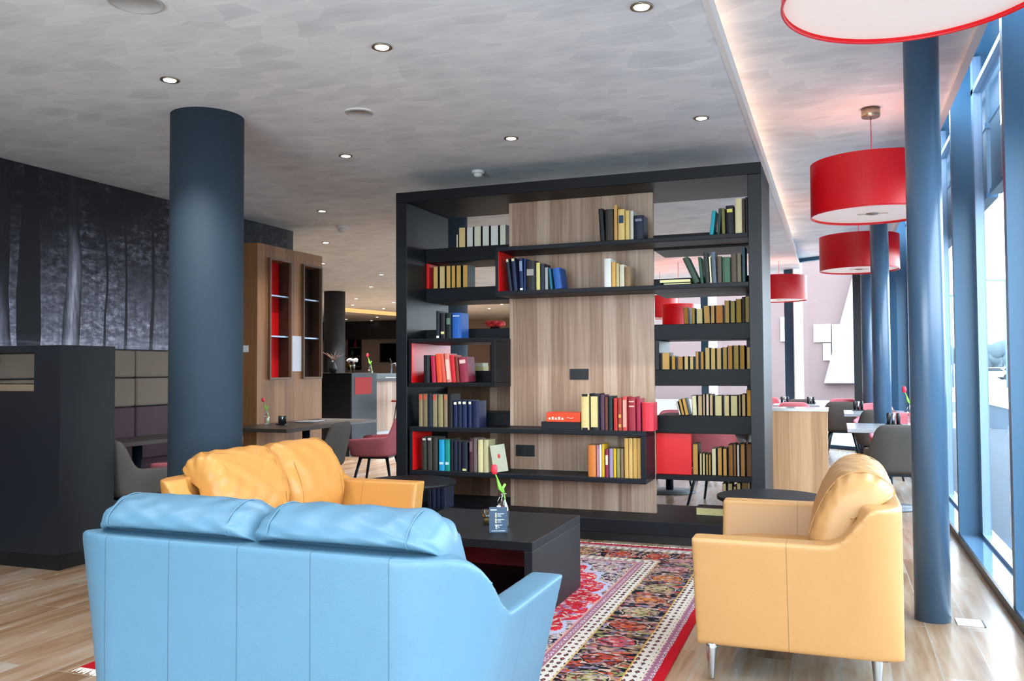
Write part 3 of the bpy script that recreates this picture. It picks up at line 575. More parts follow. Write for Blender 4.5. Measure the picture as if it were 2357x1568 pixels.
# ------------------------------------------------------------------ RUG
def rug_mat(x0,x1,y0,y1):
    s=N('persian_rug_pattern'); v=s.coord(); X,Yc,z=s.sep(v)
    dx=s.math('MINIMUM',s.math('SUBTRACT',X,x0),s.math('SUBTRACT',x1,X)); dy=s.math('MINIMUM',s.math('SUBTRACT',Yc,y0),s.math('SUBTRACT',y1,Yc))
    d=s.math('MINIMUM',dx,dy); isx=s.math('LESS_THAN',dx,dy)
    along=s.n('ShaderNodeMix',data_type='FLOAT'); s.inp(along,0,isx); s.inp(along,2,X); s.inp(along,3,Yc); al=along.outputs[0]
    nz=s.noise(v,9,3); j=s.math('MULTIPLY',s.math('SUBTRACT',nz.outputs[0],.5),.012); dj=s.math('ADD',d,j)
    # florals
    wv=s.n('ShaderNodeVectorMath',operation='ADD'); s.l(v,wv.inputs[0]); sc=s.n('ShaderNodeVectorMath',operation='SCALE'); s.l(s.noise(v,14,2).outputs[1],sc.inputs[0]); sc.inputs[3].default_value=.16; s.l(sc.outputs[0],wv.inputs[1]); vw=wv.outputs[0]
    def flor(scale,pal,bg,size=.42,rand=.85,mp=None):
        vo=s.vor(mp or vw,scale,'F1',rand); ds=vo.outputs['Distance']; cr=s.sep(vo.outputs['Color'])
        c1=s.ramp(cr[0],[(i/len(pal),p) for i,p in enumerate(pal)],'CONSTANT'); c2=s.ramp(cr[1],[(i/len(pal),p) for i,p in enumerate(pal[::-1])],'CONSTANT')
        a=s.mix(s.math('LESS_THAN',ds,size),lin(bg) if isinstance(bg,str) else bg,lin('#e6d2c0'))
        a=s.mix(s.math('LESS_THAN',ds,size*.86),a,c1); a=s.mix(s.math('LESS_THAN',ds,size*.4),a,c2); return a
    palA=['#d0222e','#c9a9b8','#e0d2c4','#8a8fc0','#d86a70','#c8273a']
    palB=['#b9502f','#c98a52','#d4a6a0','#8d8f54','#c23a3e','#c9b79c','#8b8fb2']
    vines=s.vor(vw,15,'DISTANCE_TO_EDGE'); vl=s.math('LESS_THAN',vines.outputs['Distance'],.05)
    navy='#1c1c2c'
    fine=s.vor(vw,38); fc=s.ramp(s.sep(fine.outputs['Color'])[0],[(0,'#c9bcc6'),(.2,'#1b1c2e'),(.45,'#a8a3c4'),(.6,'#d89aa4'),(.75,'#22223a'),(.9,'#d9cfc0')],'CONSTANT')
    fr=s.ramp(s.sep(fine.outputs['Color'])[1],[(0,'#c8202e'),(.3,'#d4303a'),(.55,'#d8b8b4'),(.68,'#8f7fb6'),(.78,'#c8202e'),(.92,'#e4d4c4')],'CONSTANT')
    red=s.mix(.75,flor(11,palA,'#c81f2c',.36),fr)
    nav=s.mix(.7,flor(12,palB[2:]+['#a7a6c8','#c8bcc8'],navy,.4),fc)
    nav=s.mix(vl,nav,lin('#cfc0b4'))
    # scalloped field: red lozenge inside navy spandrels
    cx=(x0+x1)/2; cy=(y0+y1)/2
    u=s.math('DIVIDE',s.math('ABSOLUTE',s.math('SUBTRACT',X,cx)),(x1-x0)/2-.55); w_=s.math('DIVIDE',s.math('ABSOLUTE',s.math('SUBTRACT',Yc,cy)),(y1-y0)/2-.5)
    rr=s.math('ADD',s.math('POWER',u,1.6),s.math('POWER',w_,1.8)); ang=s.math('ARCTAN2',w_,u)
    sca=s.math('ADD',.86,s.math('MULTIPLY',s.math('ABSOLUTE',s.math('SINE',s.math('MULTIPLY',ang,11))),.16))
    sca=s.math('ADD',sca,s.math('MULTIPLY',s.math('SUBTRACT',nz.outputs[0],.5),.25))
    field=s.mix(s.math('LESS_THAN',rr,sca),nav,red)
    edge=s.math('LESS_THAN',s.math('ABSOLUTE',s.math('SUBTRACT',rr,s.math('ADD',sca,.04))),.035); field=s.mix(edge,field,lin('#b9bcd6'))
    med=s.math('LESS_THAN',rr,.10); field=s.mix(med,field,nav)
    # guards
    def guard(bg,fg,per,fg2):
        w1=s.math('FRACT',s.math('DIVIDE',s.math('ADD',al,s.math('MULTIPLY',s.math('SUBTRACT',s.noise(v,30,3).outputs[0],.5),.05)),per)); tri=s.math('ABSOLUTE',s.math('SUBTRACT',w1,.5)); 
        dd=s.math('FRACT',s.math('DIVIDE',d,.035)); d2=s.math('ABSOLUTE',s.math('SUBTRACT',dd,.5))
        q=s.math('ADD',tri,d2); a=s.mix(s.math('LESS_THAN',q,.36),lin(bg),lin(fg)); a=s.mix(s.math('LESS_THAN',q,.14),a,lin(fg2)); return a
    g1=guard('#c8b9c8','#40406a',.045,'#c04050'); g2=guard('#d6cfc4','#3b3a44',.055,'#b04a3a'); g3=guard('#9a6a80','#d8c0c4',.04,'#303050')
    mp=s.comb(s.math('MULTIPLY',al,.62),s.math('MULTIPLY',d,1.25),0)
    bs=s.ramp(s.sep(s.vor(s.comb(s.math('MULTIPLY',al,2.2),s.math('ADD',d,j),0),16).outputs['Color'])[0],[(0,'#14141c'),(.22,'#b08a70'),(.36,'#17171f'),(.5,'#8f7f9a'),(.6,'#b8503c'),(.7,'#15151c'),(.82,'#8c8a58'),(.92,'#d0b4a4')],'CONSTANT')
    pr=s.math('DIVIDE',al,.26); fl_=s.math('FLOOR',pr); ph=s.math('SUBTRACT',s.math('FRACT',pr),.5)
    wn=s.n('ShaderNodeTexWhiteNoise',noise_dimensions='1D'); s.l(fl_,wn.inputs['W']); mc=s.ramp(wn.outputs[0],[(0,'#c47a3e'),(.22,'#c08a90'),(.4,'#b4482e'),(.58,'#c89a60'),(.76,'#a8a070'),(.9,'#c8505a')],'CONSTANT')
    e_=s.math('ADD',s.math('POWER',s.math('ABSOLUTE',s.math('DIVIDE',ph,.30)),2.0),s.math('POWER',s.math('ABSOLUTE',s.math('DIVIDE',s.math('SUBTRACT',d,.305),.095)),2.0))
    e_=s.math('ADD',e_,s.math('MULTIPLY',s.math('SUBTRACT',s.noise(v,22,3).outputs[0],.5),1.1))
    bs=s.mix(s.math('LESS_THAN',e_,1.25),bs,lin('#d8bca4')); bs=s.mix(s.math('LESS_THAN',e_,1.1),bs,lin('#15151c')); bs=s.mix(s.math('LESS_THAN',e_,.92),bs,mc); bs=s.mix(s.math('LESS_THAN',e_,.42),bs,lin('#7c3226')); bs=s.mix(s.math('LESS_THAN',e_,.30),bs,mc)
    f2=s.vor(s.comb(s.math('MULTIPLY',al,1.6),s.math('ADD',d,j),3),42)
    bs=s.mix(s.math('MULTIPLY',s.math('LESS_THAN',s.sep(f2.outputs['Color'])[0],.55),.75),bs,s.ramp(s.sep(f2.outputs['Color'])[1],[(0,'#17171f'),(.3,'#b98a74'),(.45,'#1c1c26'),(.6,'#c9b8b0'),(.72,'#93455a'),(.84,'#7a7a98')],'CONSTANT'))
    main_old=s.mix(.35,flor(8.5,palB,'#17171f',.46,.35,mp),flor(20,['#17171f','#c9b8a0','#17171f','#9c6a58','#7f84a8','#c07850'],'#17171f',.45,1,mp))
    stops=[(.0,'red_edge',lin('#b3101f')),(.045,'g3',g3),(.085,'l',lin('#d8cdb6')),(.093,'g2',g2),(.165,'l',lin('#caa24e')),(.172,'main',bs),(.435,'l',lin('#caa86e')),(.443,'g2',g2),(.515,'l',lin('#d8cdb6')),(.522,'g3',g3),(.565,'l',lin('#d49a8a')),(.575,'field',field)]
    col=stops[0][2]
    for p,_,c in stops[1:]: col=s.mix(s.math('GREATER_THAN',dj if p<.5 else d,p),col,c)
    col=s.mix(1.0,col,(.70,.68,.68,1),'MULTIPLY')
    tex=s.noise(v,400,1)
    s.pbr(col,.95,0,.1,s.bump(tex.outputs[0],.4,.004)); return s.m
RX0,RX1,RY0,RY1=-3.12,-.69,2.90,6.24
rg=thing('persian_rug','red and navy patterned persian rug lying between the sofas and the armchair','rug',(0,0,0))
MB().box(RX0,RX1,RY0,RY1,0.0005,.007).build('pile',rug_mat(RX0,RX1,RY0,RY1),rg)
w=MB(); random.seed(3)
x=RX0+.005
while x<RX1:
    for yy,sg in ((RY0,-1),(RY1,1)):
        dx=random.uniform(-.012,.012); L=random.uniform(.035,.055)
        w.add([(x,yy,.006),(x+.007,yy,.006),(x+.007+dx,yy+sg*L,.002),(x+dx,yy+sg*L,.002),(x,yy,.001),(x+.007,yy,.001)],[(0,1,2,3),(4,3,2,5)])
    x+=.0085
w.build('fringe',plain('cream_fringe','#e9e2d6',.9),rg)
# ------------------------------------------------------------------ SOFAS
def spl(pts,n):
    P=[Vector(p) for p in pts]; m=len(P); out=[]
    for k in range(n):
        f=k/n*m; i=int(f); u=f-i; a,b,c,d=P[(i-1)%m],P[i%m],P[(i+1)%m],P[(i+2)%m]
        out.append(.5*((2*b)+(c-a)*u+(2*a-5*b+4*c-d)*u*u+(3*b-a-3*c+d)*u**3))
    return out
def cushion_mesh(x0,x1,prof,nx=56,na=72,seed=0,wr=.006,bul=.006):
    rnd=random.Random(seed); P=spl(prof,na); cen=sum(P,Vector((0,0)))/len(P); L=x1-x0
    ws=[(rnd.uniform(0,2*PI),rnd.uniform(20,55),rnd.uniform(-18,18),rnd.uniform(.3,1)) for _ in range(6)]
    vs=[];fs=[]
    for i in range(nx+1):
        u=-1+2*i/nx; x=x0+L*(i/nx); e=min(i,nx-i)/nx*L   # distance from end
        r=.105; k=1-max(0,(r-e)/r); sc=.70+.30*math.sqrt(max(0,1-(1-k)**2)) if k<1 else 1.0
        xx=x
        if e<r: xx=(x0+r-(r)*(1-(1-(1-k))**1.0)) if u<0 else (x1-r+r*(1-(1-(1-k))))
        for j,p in enumerate(P):
            q=cen+(p-cen)*sc; a=2*PI*j/na
            fall=math.exp(-e/.14)
            wv=sum(m*math.sin(ph+fx*x*1.0+fa*a*.9) for ph,fx,fa,m in ws)*wr*(.35*fall+.12)
            nrm=(p-cen).normalized(); mid=1-abs(u)**4
            q=q+nrm*(wv+bul*mid)
            vs.append((xx,q.x,q.y))
    for i in range(nx):
        for j in range(na):
            k=(j+1)%na; fs.append((i*na+j,i*na+k,(i+1)*na+k,(i+1)*na+j))
    # rounded end caps
    for i,sg in ((0,-1),(nx,1)):
        base=i*na; ring=[base+j for j in range(na)]; prev=ring
        cx=x0 if sg<0 else x1
        for st,(sc,off) in enumerate(((.62,.006),(.45,.010),(.25,.012),(.06,.013))):
            cur=[]
            for j,p in enumerate(P):
                q=cen+(p-cen)*sc; cur.append(len(vs)); vs.append((cx+sg*off,q.x,q.y))
            for j in range(na):
                k=(j+1)%na; f=(prev[j],prev[k],cur[k],cur[j]); fs.append(f if sg>0 else f[::-1])
            prev=cur
        fs.append(tuple(prev) if sg>0 else tuple(prev[::-1]))
    mb=MB(); mb.add(vs,fs,True); return mb,P,cen
BCP=[(.30,.43),(.345,.51),(.345,.61),(.31,.71),(.265,.795),(.215,.845),(.15,.865),(.085,.85),(.035,.81),(.035,.775),(.10,.75),(.16,.68),(.175,.55),(.175,.44)]
def sofa(label,loc,rz,W,D,c,seed,seams_back=True,nc=2,kind='sofa',rc=.17,az=.6,dr=(.10,.265)):
    t=thing(kind,label,kind,(loc[0],loc[1],.0075),rz,None)
    sm=[]
    mat=leather('leather_'+('blue' if seams_back else 'yellow'),c,[(0,W*.49+k*.264,(1,'LESS_THAN',.06)) for k in ((-2,-1,0,1,2) if nc==2 else (-1,0,1))]+[(1,.43,(1,'GREATER_THAN',.1))])
    mat2=leather('leather_cushion',c,[])
    # swept wall: front of the right arm, round the back, to the front of the left arm
    th=.125; path=[]
    def add(x,y,nx,ny): path.append((x,y,nx,ny))
    for k in range(13): add(W,D-(D-rc)*k/12,1,0)
    for k in range(1,12): q=PI/2*k/12; add(W-rc+rc*math.cos(q),rc-rc*math.sin(q),math.cos(q),-math.sin(q))
    for k in range(17): add(W-rc-(W-2*rc)*k/16,0,0,-1)
    for k in range(1,12): q=PI/2*k/12; add(rc-rc*math.sin(q),rc-rc*math.cos(q),-math.sin(q),-math.cos(q))
    for k in range(13): add(0,rc+(D-rc)*k/12,-1,0)
    def topz(y):
        u=min(1,max(0,(y-dr[0])/(dr[1]-dr[0]))); u=u*u*(3-2*u); return .752-(.752-az)*u
    mb=MB(); vs=[];fs=[]; rows_=[.14,.25,.36,.47,.56]
    for (x,y,nx,ny) in path:
        tz=topz(y); zz=[.14+(tz-.14)*k/6 for k in range(7)]
        for z in zz:
            fl=(z-.66)*.24; vs.append((x+nx*fl,y,z))
        for z in reversed(zz):
            fl=(z-.66)*.24; vs.append((x-nx*th+nx*fl,y-ny*th,z))
    m_=14; n_=len(path)
    for i in range(n_-1):
        for j in range(m_): fs.append((i*m_+j,i*m_+(j+1)%m_,(i+1)*m_+(j+1)%m_,(i+1)*m_+j))
    fs.append(tuple(range(m_))[::-1]); fs.append(tuple((n_-1)*m_+j for j in range(m_)))
    mb.add(vs,fs); mb.box(.22,W-.22,.1,D-.03,.14,.30)
    o=mb.build('frame',mat,t,fixn=True)
    rm=o.modifiers.new('remesh','REMESH'); rm.mode='VOXEL'; rm.voxel_size=.010; rm.use_smooth_shade=True
    s=o.modifiers.new('smooth','SMOOTH'); s.factor=.5; s.iterations=11
    for k in range(nc):
        cw=(W-.24)/nc; x0=.12+k*cw; x1=x0+cw
        SP=[(.16,.30),(.16,.40),(.19,.435),(.4,.448),(.62,.445),(D-.03,.43),(D+.005,.40),(D+.005,.33),(D-.02,.295),(.5,.29)]
        m,_,_=cushion_mesh(x0+.003,x1-.003,SP,36,60,seed+5+k,.003,.004); m.build('seat_cushion',mat2,t)
        e0,e1=(.18,.18) if nc==2 else (.14,.16); cw=(W-e0-e1)/nc; x0=e0+k*cw; x1=x0+cw
        m,P,cen=cushion_mesh(x0+.003,x1-.003,BCP,72,84,seed+k,.0075,.008); b=m.build('back_cushion',mat2,t)
        for e in (.075,cw-.081):
            w=MB()
            pts=[(x0+e,(cen+(p-cen)*1.03).x,(cen+(p-cen)*1.03).y) for p in P]+[(x0+e,(cen+(P[0]-cen)*1.03).x,(cen+(P[0]-cen)*1.03).y)]
            w.tube(pts,.0022,6); w.build('piping',mat2,b)
    for (x,y) in ((.19,.10),(W-.19,.10),(.14,D-.06),(W-.14,D-.06)):
        MB().lathe([(.010,0),(.011,.005),(.022,.13),(.024,.15)],(x,y,0),16).build('leg','chrome',t)
    MB().box(.18,W-.18,.06,D-.06,.128,.142).build('underside','blk',t)
    return t
sofa('light blue leather sofa seen from behind in the foreground',(-2.535,2.20),0,1.63,.80,'#52768c',11,rc=.30,az=.555,dr=(.045,.28))
sofa('wide yellow leather armchair seen from its side on the right',(.235,3.55),PI/2,1.22,.80,'#b18350',21,False,1,'armchair')
sofa('yellow leather sofa behind the blue one, facing the coffee table',(-3.21,4.875),-PI/2,1.50,.80,'#bd8542',31,False)
# ------------------------------------------------------------------ COFFEE TABLE
ct=thing('coffee_table','low black oak coffee table with red-lined open niche','coffee table',(-2.30,4.10,.0075))
TW,TD,TZ=.862,.86,.4225
MB().box(0,TW,0,TD,TZ-.045,TZ).build('table_top','blackh',ct,bevel=.003)
MB().box(TW-.045,TW,0,TD,.0,TZ-.045).build('side_panel','black',ct,bevel=.003); MB().box(0,.045,0,TD,.0,TZ-.045).build('side_panel','black',ct,bevel=.003)
MB().box(.045,TW-.045,0,TD,.06,.10).build('bottom_shelf','blk',ct)
MB().box(.045,TW-.045,TD-.03,TD,.10,TZ-.045).build('back_panel',plain('dark_red_lacquer','#8c0d16',.4),ct)
MB().box(.046,.05,.02,TD-.03,.10,TZ-.045).box(TW-.05,TW-.046,.02,TD-.03,.10,TZ-.045).build('niche_lining',plain('dark_red_lacquer','#8c0d16',.4),ct)
# small things on the coffee table
def glassy(name,col=(.95,.97,.97,1),r=.03):
    s=N(name); t=s.n('ShaderNodeBsdfTransparent'); t.inputs[0].default_value=col; g=s.n('ShaderNodeBsdfGlossy'); g.inputs[1].default_value=r
    lw=s.n('ShaderNodeLayerWeight'); lw.inputs[0].default_value=.35; mx=s.n('ShaderNodeMixShader'); mm=s.math('ADD',s.math('MULTIPLY',lw.outputs[1],.75),.06)
    s.l(mm,mx.inputs[0]); s.l(t.outputs[0],mx.inputs[1]); s.l(g.outputs[0],mx.inputs[2]); s.l(mx.outputs[0],s.out.inputs[0]); return s.m
M['clear']=glassy('clear_glass'); M['amber']=glassy('amber_glass',(.75,.66,.5,1),.05)
M['green']=plain('tulip_green','#7cc242',.5); M['tulip']=plain('tulip_red','#e8263e',.5)
def bottle_vase(label,loc,rz=0,s=1.0,lean=1,group=None,nm='tulip_vase'):
    t=thing(nm,label,'vase',loc,rz,group)
    MB().lathe([(.030*s,0),(.031*s,.01*s),(.031*s,.09*s),(.026*s,.12*s),(.013*s,.15*s),(.012*s,.185*s),(.016*s,.19*s),(.016*s,.20*s)],n=24).build('bottle','clear',t)
    MB().tube([(-.03*s,0,.125*s),(-.036*s,0,.15*s),(-.026*s,0,.172*s),(-.013*s,0,.178*s),(-.016*s,0,.150*s),(-.03*s,0,.125*s)],.0022*s,6).build('swing_clasp','chrome',t)
    MB().blob((-.030*s,-.004,.117*s),(.014*s,.012*s,.009*s)).build('stopper','white',t)
    MB().lathe([(.020*s,-.003*s),(.020*s,.003*s)],(-.018*s,0,.112*s),14).build('gasket','tulip',t)
    MB().tube([(.012*s,0,.02*s),(.010*s,0,.13*s),(.0,0,.20*s),(-.03*s*lean,0,.265*s),(-.05*s*lean,0,.31*s)],.004*s,8).build('stem','green',t)
    w=MB()
    for k,(b,dx,dz) in enumerate(((.0,-.045,.095),(.5,.012,.05))):
        pts=[(.004*s,0,.19*s),(-.012*s+dx*.3*s*lean,.0,.225*s),(dx*.75*s*lean,.004*s,.235*s+dz*.3*s),(dx*s*lean,.008*s,.20*s+dz*s)]
        w.tube(pts,[.003*s,.011*s,.008*s,.001*s],6)
    w.build('leaf','green',t)
    w=MB()
    for k in range(6):
        a=k*PI/3; w.blob((-.056*s*lean+.008*s*math.cos(a),.008*s*math.sin(a),.338*s),(.012*s,.012*s,.030*s),8,6)
    w.build('tulip_flower','tulip',t); return t
zt=TZ+.0078
q=pZ(1160,1212,zt); bottle_vase('glass swing-top bottle with one red tulip on the coffee table',(q.x,q.y,zt),TH,.93)
q=pZ(1147,1226,zt); t=thing('menu_card','dark blue standing drinks card before the tulip bottle','menu card',(q.x,q.y,zt),math.radians(24))
MB().box(-.048,.048,-.002,.0,0,.135).add([(-.048,0,0),(.048,0,0),(.048,.03,0),(-.048,.03,0)],[(0,1,2,3)]).build('front_leaf',plain('dark_blue_card','#3a5068',.5),t)
MB().add([(-.048,0,.134),(.048,0,.134),(.048,.045,0),(-.048,.045,0)],[(0,1,2,3)]).build('back_leaf',plain('dark_blue_card','#3a5068',.5),t)
def text(body,size,loc,par,mat,rot=(PI/2,0,0),name='lettering',align='LEFT'):
    cu=bpy.data.curves.new(name,'FONT'); cu.body=body; cu.size=size; cu.align_x=align; cu.extrude=.0003; cu.materials.append(mat)
    o=bpy.data.objects.new(name,cu); COL.objects.link(o); o.parent=par; o.location=loc; o.rotation_euler=rot; return o
wm=plain('white_print','#eef0ea',.6); ym=plain('yellow_print','#e8e0a0',.6)
MB().box(-.041,-.008,-.0028,-.002,.1175,.1225).build('heading_line',wm,t)
for k,zz in enumerate((.088,.058,.028)):
    (MB().box(-.016,-.009,-.0028,-.002,zz-.008,zz+.016) if k<2 else MB().add([(-.018,-.0028,zz+.014),(-.004,-.0028,zz+.014),(-.009,-.0028,zz),(-.009,-.0028,zz-.007),(-.005,-.0028,zz-.009),(-.017,-.0028,zz-.009),(-.013,-.0028,zz-.007),(-.013,-.0028,zz)],[(0,7,6,5,4,3,2,1)])).build('drink_symbol',ym if k<2 else wm,t)
    w=MB()
    for j,(l,hh) in enumerate(((.034,.0022),(.018,.0018),(.022,.0018))):
        w.box(-.004,-.004+l-(.01 if k==2 else 0),-.0028,-.002,zz+.010-j*.007,zz+.010-j*.007+hh)
    w.build('text_line',wm,t)
MB().box(-.036,.036,-.0028,-.002,.008,.010).build('footer_line',wm,t)
q=pZ(1122,1207,zt); t=thing('tealight_glass','small amber tealight glass left of the dark blue card','candle holder',(q.x,q.y,zt))
MB().lathe([(.026,0),(.030,.08),(.028,.08),(.024,.006)],n=24,cap=True).build('glass_cup','amber',t); MB().lathe([(.019,.007),(.019,.03)],n=20).build('tealight','white',t)
# ------------------------------------------------------------------ side tables
for p,l,r in (((1778,1136),'round black side table between the yellow armchair and the bookcase',.33),((935,1105),'round black side table behind the arm of the left yellow sofa',.33)):
    q=pZ(*p,.5); yy=q.y+ (.02)
    t=thing('side_table',l,'side table',(q.x if p[0]>1200 else -2.86,5.62 if p[0]>1200 else 5.52,0 if p[0]>1200 else .0075))
    MB().lathe([(r-.01,.475),(r,.48),(r,.498),(r-.004,.5)],n=56).build('table_top','blackh',t)
    MB().lathe([(.035,.02),(.03,.475)],n=20).build('pedestal','blk',t); MB().lathe([(.2,0),(.2,.012),(.04,.03)],n=40).build('base','blk',t)
# ------------------------------------------------------------------ booth divider (dark box, left)
bx=thing('booth_divider','tall dark box-shaped booth divider with an open slot near the top','room divider',(0,0,0))
MB().box(-8.0,-4.75,4.235,4.69,.10,1.17).box(-8.0,-4.75,4.235,4.69,1.43,1.475).box(-4.985,-4.75,4.235,4.69,1.17,1.43).build('body','dark',bx,fixn=True)
MB().box(-8.0,-4.985,4.24,4.68,1.171,1.215).build('slot_ledge',plain('beige_ledge','#80705c',.5),bx)
MB().box(-8.0,-4.77,4.255,4.67,0,.10).build('plinth','blk',bx)
for o in bx.children: 
    for v in o.data.vertices:
        if v.co.x<-5.99: v.co.x=-5.985
# bench with quilted panels
bn=thing('wall_bench','long upholstered wall bench with quilted beige and mauve back panels','bench',(0,0,0))
pb=plain('beige_upholstery','#7d7065',.85,0,.2,.1,90,.3); pm=plain('mauve_upholstery','#54424b',.85,0,.2,.1,90,.3)
for (y0,y1) in ((1.6,2.45),(2.46,3.31),(3.32,4.2),(4.71,5.205),(5.215,6.065),(6.075,6.925),(6.935,7.37)):
    for (z0,z1,mm,nm) in ((1.245,1.485,pb,'back_panel'),(.985,1.238,pb,'back_panel'),(.50,.978,pm,'lower_back_panel')):
        MB().box(-5.985,-5.90,y0,y1,z0,z1).build(nm,mm,bn,bevel=.022,seg=3)
for (ya,yb_) in ((1.6,4.2),(4.71,7.37)):
    MB().box(-5.98,-5.60,ya,yb_,.36,.50).build('seat',pm,bn,bevel=.03,seg=3); MB().box(-5.97,-5.64,ya+.01,yb_-.01,0,.36).build('bench_base','blk',bn)
# ------------------------------------------------------------------ wood cabinet with niches
cb=thing('display_cabinet','tall walnut display cabinet with red niches on the left','cabinet',(0,0,0))
CX=-5.6; ya,yb_,zt_=7.40,8.60,2.63
zs=[1.225,1.665,2.10,2.475]; n1=(7.60,7.955); n2=(8.21,8.548)
w=MB().box(-5.98,CX,ya,n1[0],0,zt_).box(-5.98,CX,n1[1],n2[0],0,zt_).box(-5.98,CX,n2[1],yb_,0,zt_)
for n_ in (n1,n2): w.box(-5.98,CX,n_[0],n_[1],0,zs[0]).box(-5.98,CX,n_[0],n_[1],zs[3],zt_).box(-5.98,-5.745,n_[0],n_[1],zs[0],zs[3])
w.build('body','walnutcab',cb)
MB().box(-5.745,-5.73,n1[0],n1[1],zs[0],zs[3]).build('red_lining','red',cb)
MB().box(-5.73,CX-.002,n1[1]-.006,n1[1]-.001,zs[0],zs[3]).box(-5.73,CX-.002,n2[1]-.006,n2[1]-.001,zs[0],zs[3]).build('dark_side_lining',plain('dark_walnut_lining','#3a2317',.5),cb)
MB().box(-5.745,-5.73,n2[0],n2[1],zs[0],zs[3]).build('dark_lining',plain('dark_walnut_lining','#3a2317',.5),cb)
for n_ in (n1,n2):
    for z_ in zs[1:3]: MB().box(-5.725,CX-.004,n_[0],n_[1]-.007,z_-.008,z_+.008).build('niche_shelf','frame',cb)
    f=MB().box(CX,CX+.03,n_[0]-.02,n_[0],zs[0]-.02,zs[3]+.02).box(CX,CX+.03,n_[1],n_[1]+.02,zs[0]-.02,zs[3]+.02).box(CX,CX+.03,n_[0],n_[1],zs[3],zs[3]+.02).box(CX,CX+.03,n_[0],n_[1],zs[0]-.02,zs[0])
    f.build('niche_frame','walnutdk',cb)
tag(MB().box(CX+.0008,CX+.005,7.98,8.184,1.29,1.68).build('paper_notice',plain('white_paper','#d5dbe6',.7)),'white sheet of paper fixed between the two cabinet niches','notice')
q=pY(566,803,7.40); t=thing('light_switch','square white switch plate on the side of the walnut cabinet','switch',(q.x,7.40,q.z))
MB().box(-.035,.035,-.010,0,-.035,.035).build('plate','white',t,bevel=.003); MB().box(-.022,.022,-.014,-.010,-.022,.022).build('rocker','white',t)
# ------------------------------------------------------------------ chairs
def shell_chair(label,loc,rz,mat,group,name='dining_chair',legh=.46):
    t=thing(name,label,'chair',(loc[0],loc[1],0),rz,group)     # faces local +y ; back at -y
    # U-shaped shell: angle from right front around the back to left front
    n=36; m=8; vs=[];fs=[]; hw=.27; dp=.25
    for i in range(n+1):
        a=-.12*PI+ (1.24*PI)*i/n      # 0..PI around the back
        ca,sa=math.cos(a),math.sin(a); e=.62
        x=hw*math.copysign(abs(ca)**e,ca); y=-dp*math.copysign(abs(sa)**e,sa)
        if sa<0: y=.0+.26*(-sa)/.37+.0
        back=max(0,sa); b=1/(1+math.exp(-(back-.72)*16)); top=.60+.22*b; 
        if sa<.1: top-=.05*(.1-sa)
        for j in range(m+1):
            f=j/m; z=.40+(top-.40)*f; k=.84+.16*min(1,f*1.3)+.0
            vs.append((x*k,y*k-.03*f*b,z))
    for i in range(n):
        for j in range(m): p=i*(m+1)+j; fs.append((p,p+m+1,p+m+2,p+1))
    o=MB().add(vs,fs,True).build('shell',mat,t); sd=o.modifiers.new('solid','SOLIDIFY'); sd.thickness=.045; sd.offset=0
    sb=o.modifiers.new('sub','SUBSURF'); sb.levels=1; sb.render_levels=1
    MB().box(-.215,.215,-.20,.25,.385,.475).build('seat',mat,t,bevel=.04,seg=4)
    for sx in (-1,1):
        for sy in (-1,1):
            MB().tube([(sx*.15,sy*.14,.39),(sx*.235,sy*.23,0)],[.019,.011],8).build('leg','legm',t)
    MB().box(-.16,.16,-.15,.15,.365,.386).build('leg_frame','legm',t)
    return t
G='dining chairs along the windows'
def cz(px_,z=.8): q=pZ(*px_,z); return q
chA=shell_chair('grey dining chair with its back to camera beside the near pipe column',(.51,8.20),0,'grey',G)
chP=shell_chair('pink dining chair directly behind the nearest grey chair by the windows',(.61,9.86),PI,'pink',G)
copy_tree(chA,(.47,11.02),0,'grey dining chair partly behind the second pipe column by the windows')
copy_tree(chP,(.50,12.40),PI,'pink dining chair above the second grey chair by the windows')
copy_tree(chA,(.06,13.3),0,'grey dining chair right of the low oak cabinet top')
copy_tree(chP,(.10,14.15),PI,'pink dining chair peeking over the grey one right of low oak cabinet')
copy_tree(chA,(-.50,14.36),0,'distant grey dining chair nearest the rear windows')
copy_tree(chP,(-.56,13.02),0,'pink dining chair whose top shows just over the low oak cabinet')
copy_tree(chP,(-1.68,15.2),PI,'pink dining chair far back left of the rear mullion')
copy_tree(chP,(-1.08,14.62),PI,'pink dining chair far back right beside the rear mullion')
copy_tree(chA,(-1.14,13.3),0,'dark grey dining chair back in front of the far pink chairs')
copy_tree(chP,(-1.06,8.45),math.radians(-12),'pink dining chair seen through the lowest right shelf','chairs behind the bookcase')
copy_tree(chP,(-1.75,9.85),PI,'pink dining chair seen through fifth right shelf at its left end','chairs behind the bookcase')
copy_tree(chA,(-1.2,10.6),PI,'grey dining chair behind the tan books of the fifth right shelf','chairs behind the bookcase')
copy_tree(chP,(-.95,11.5),PI,'pink dining chair seen above the pale books of the fifth right shelf','chairs behind the bookcase')
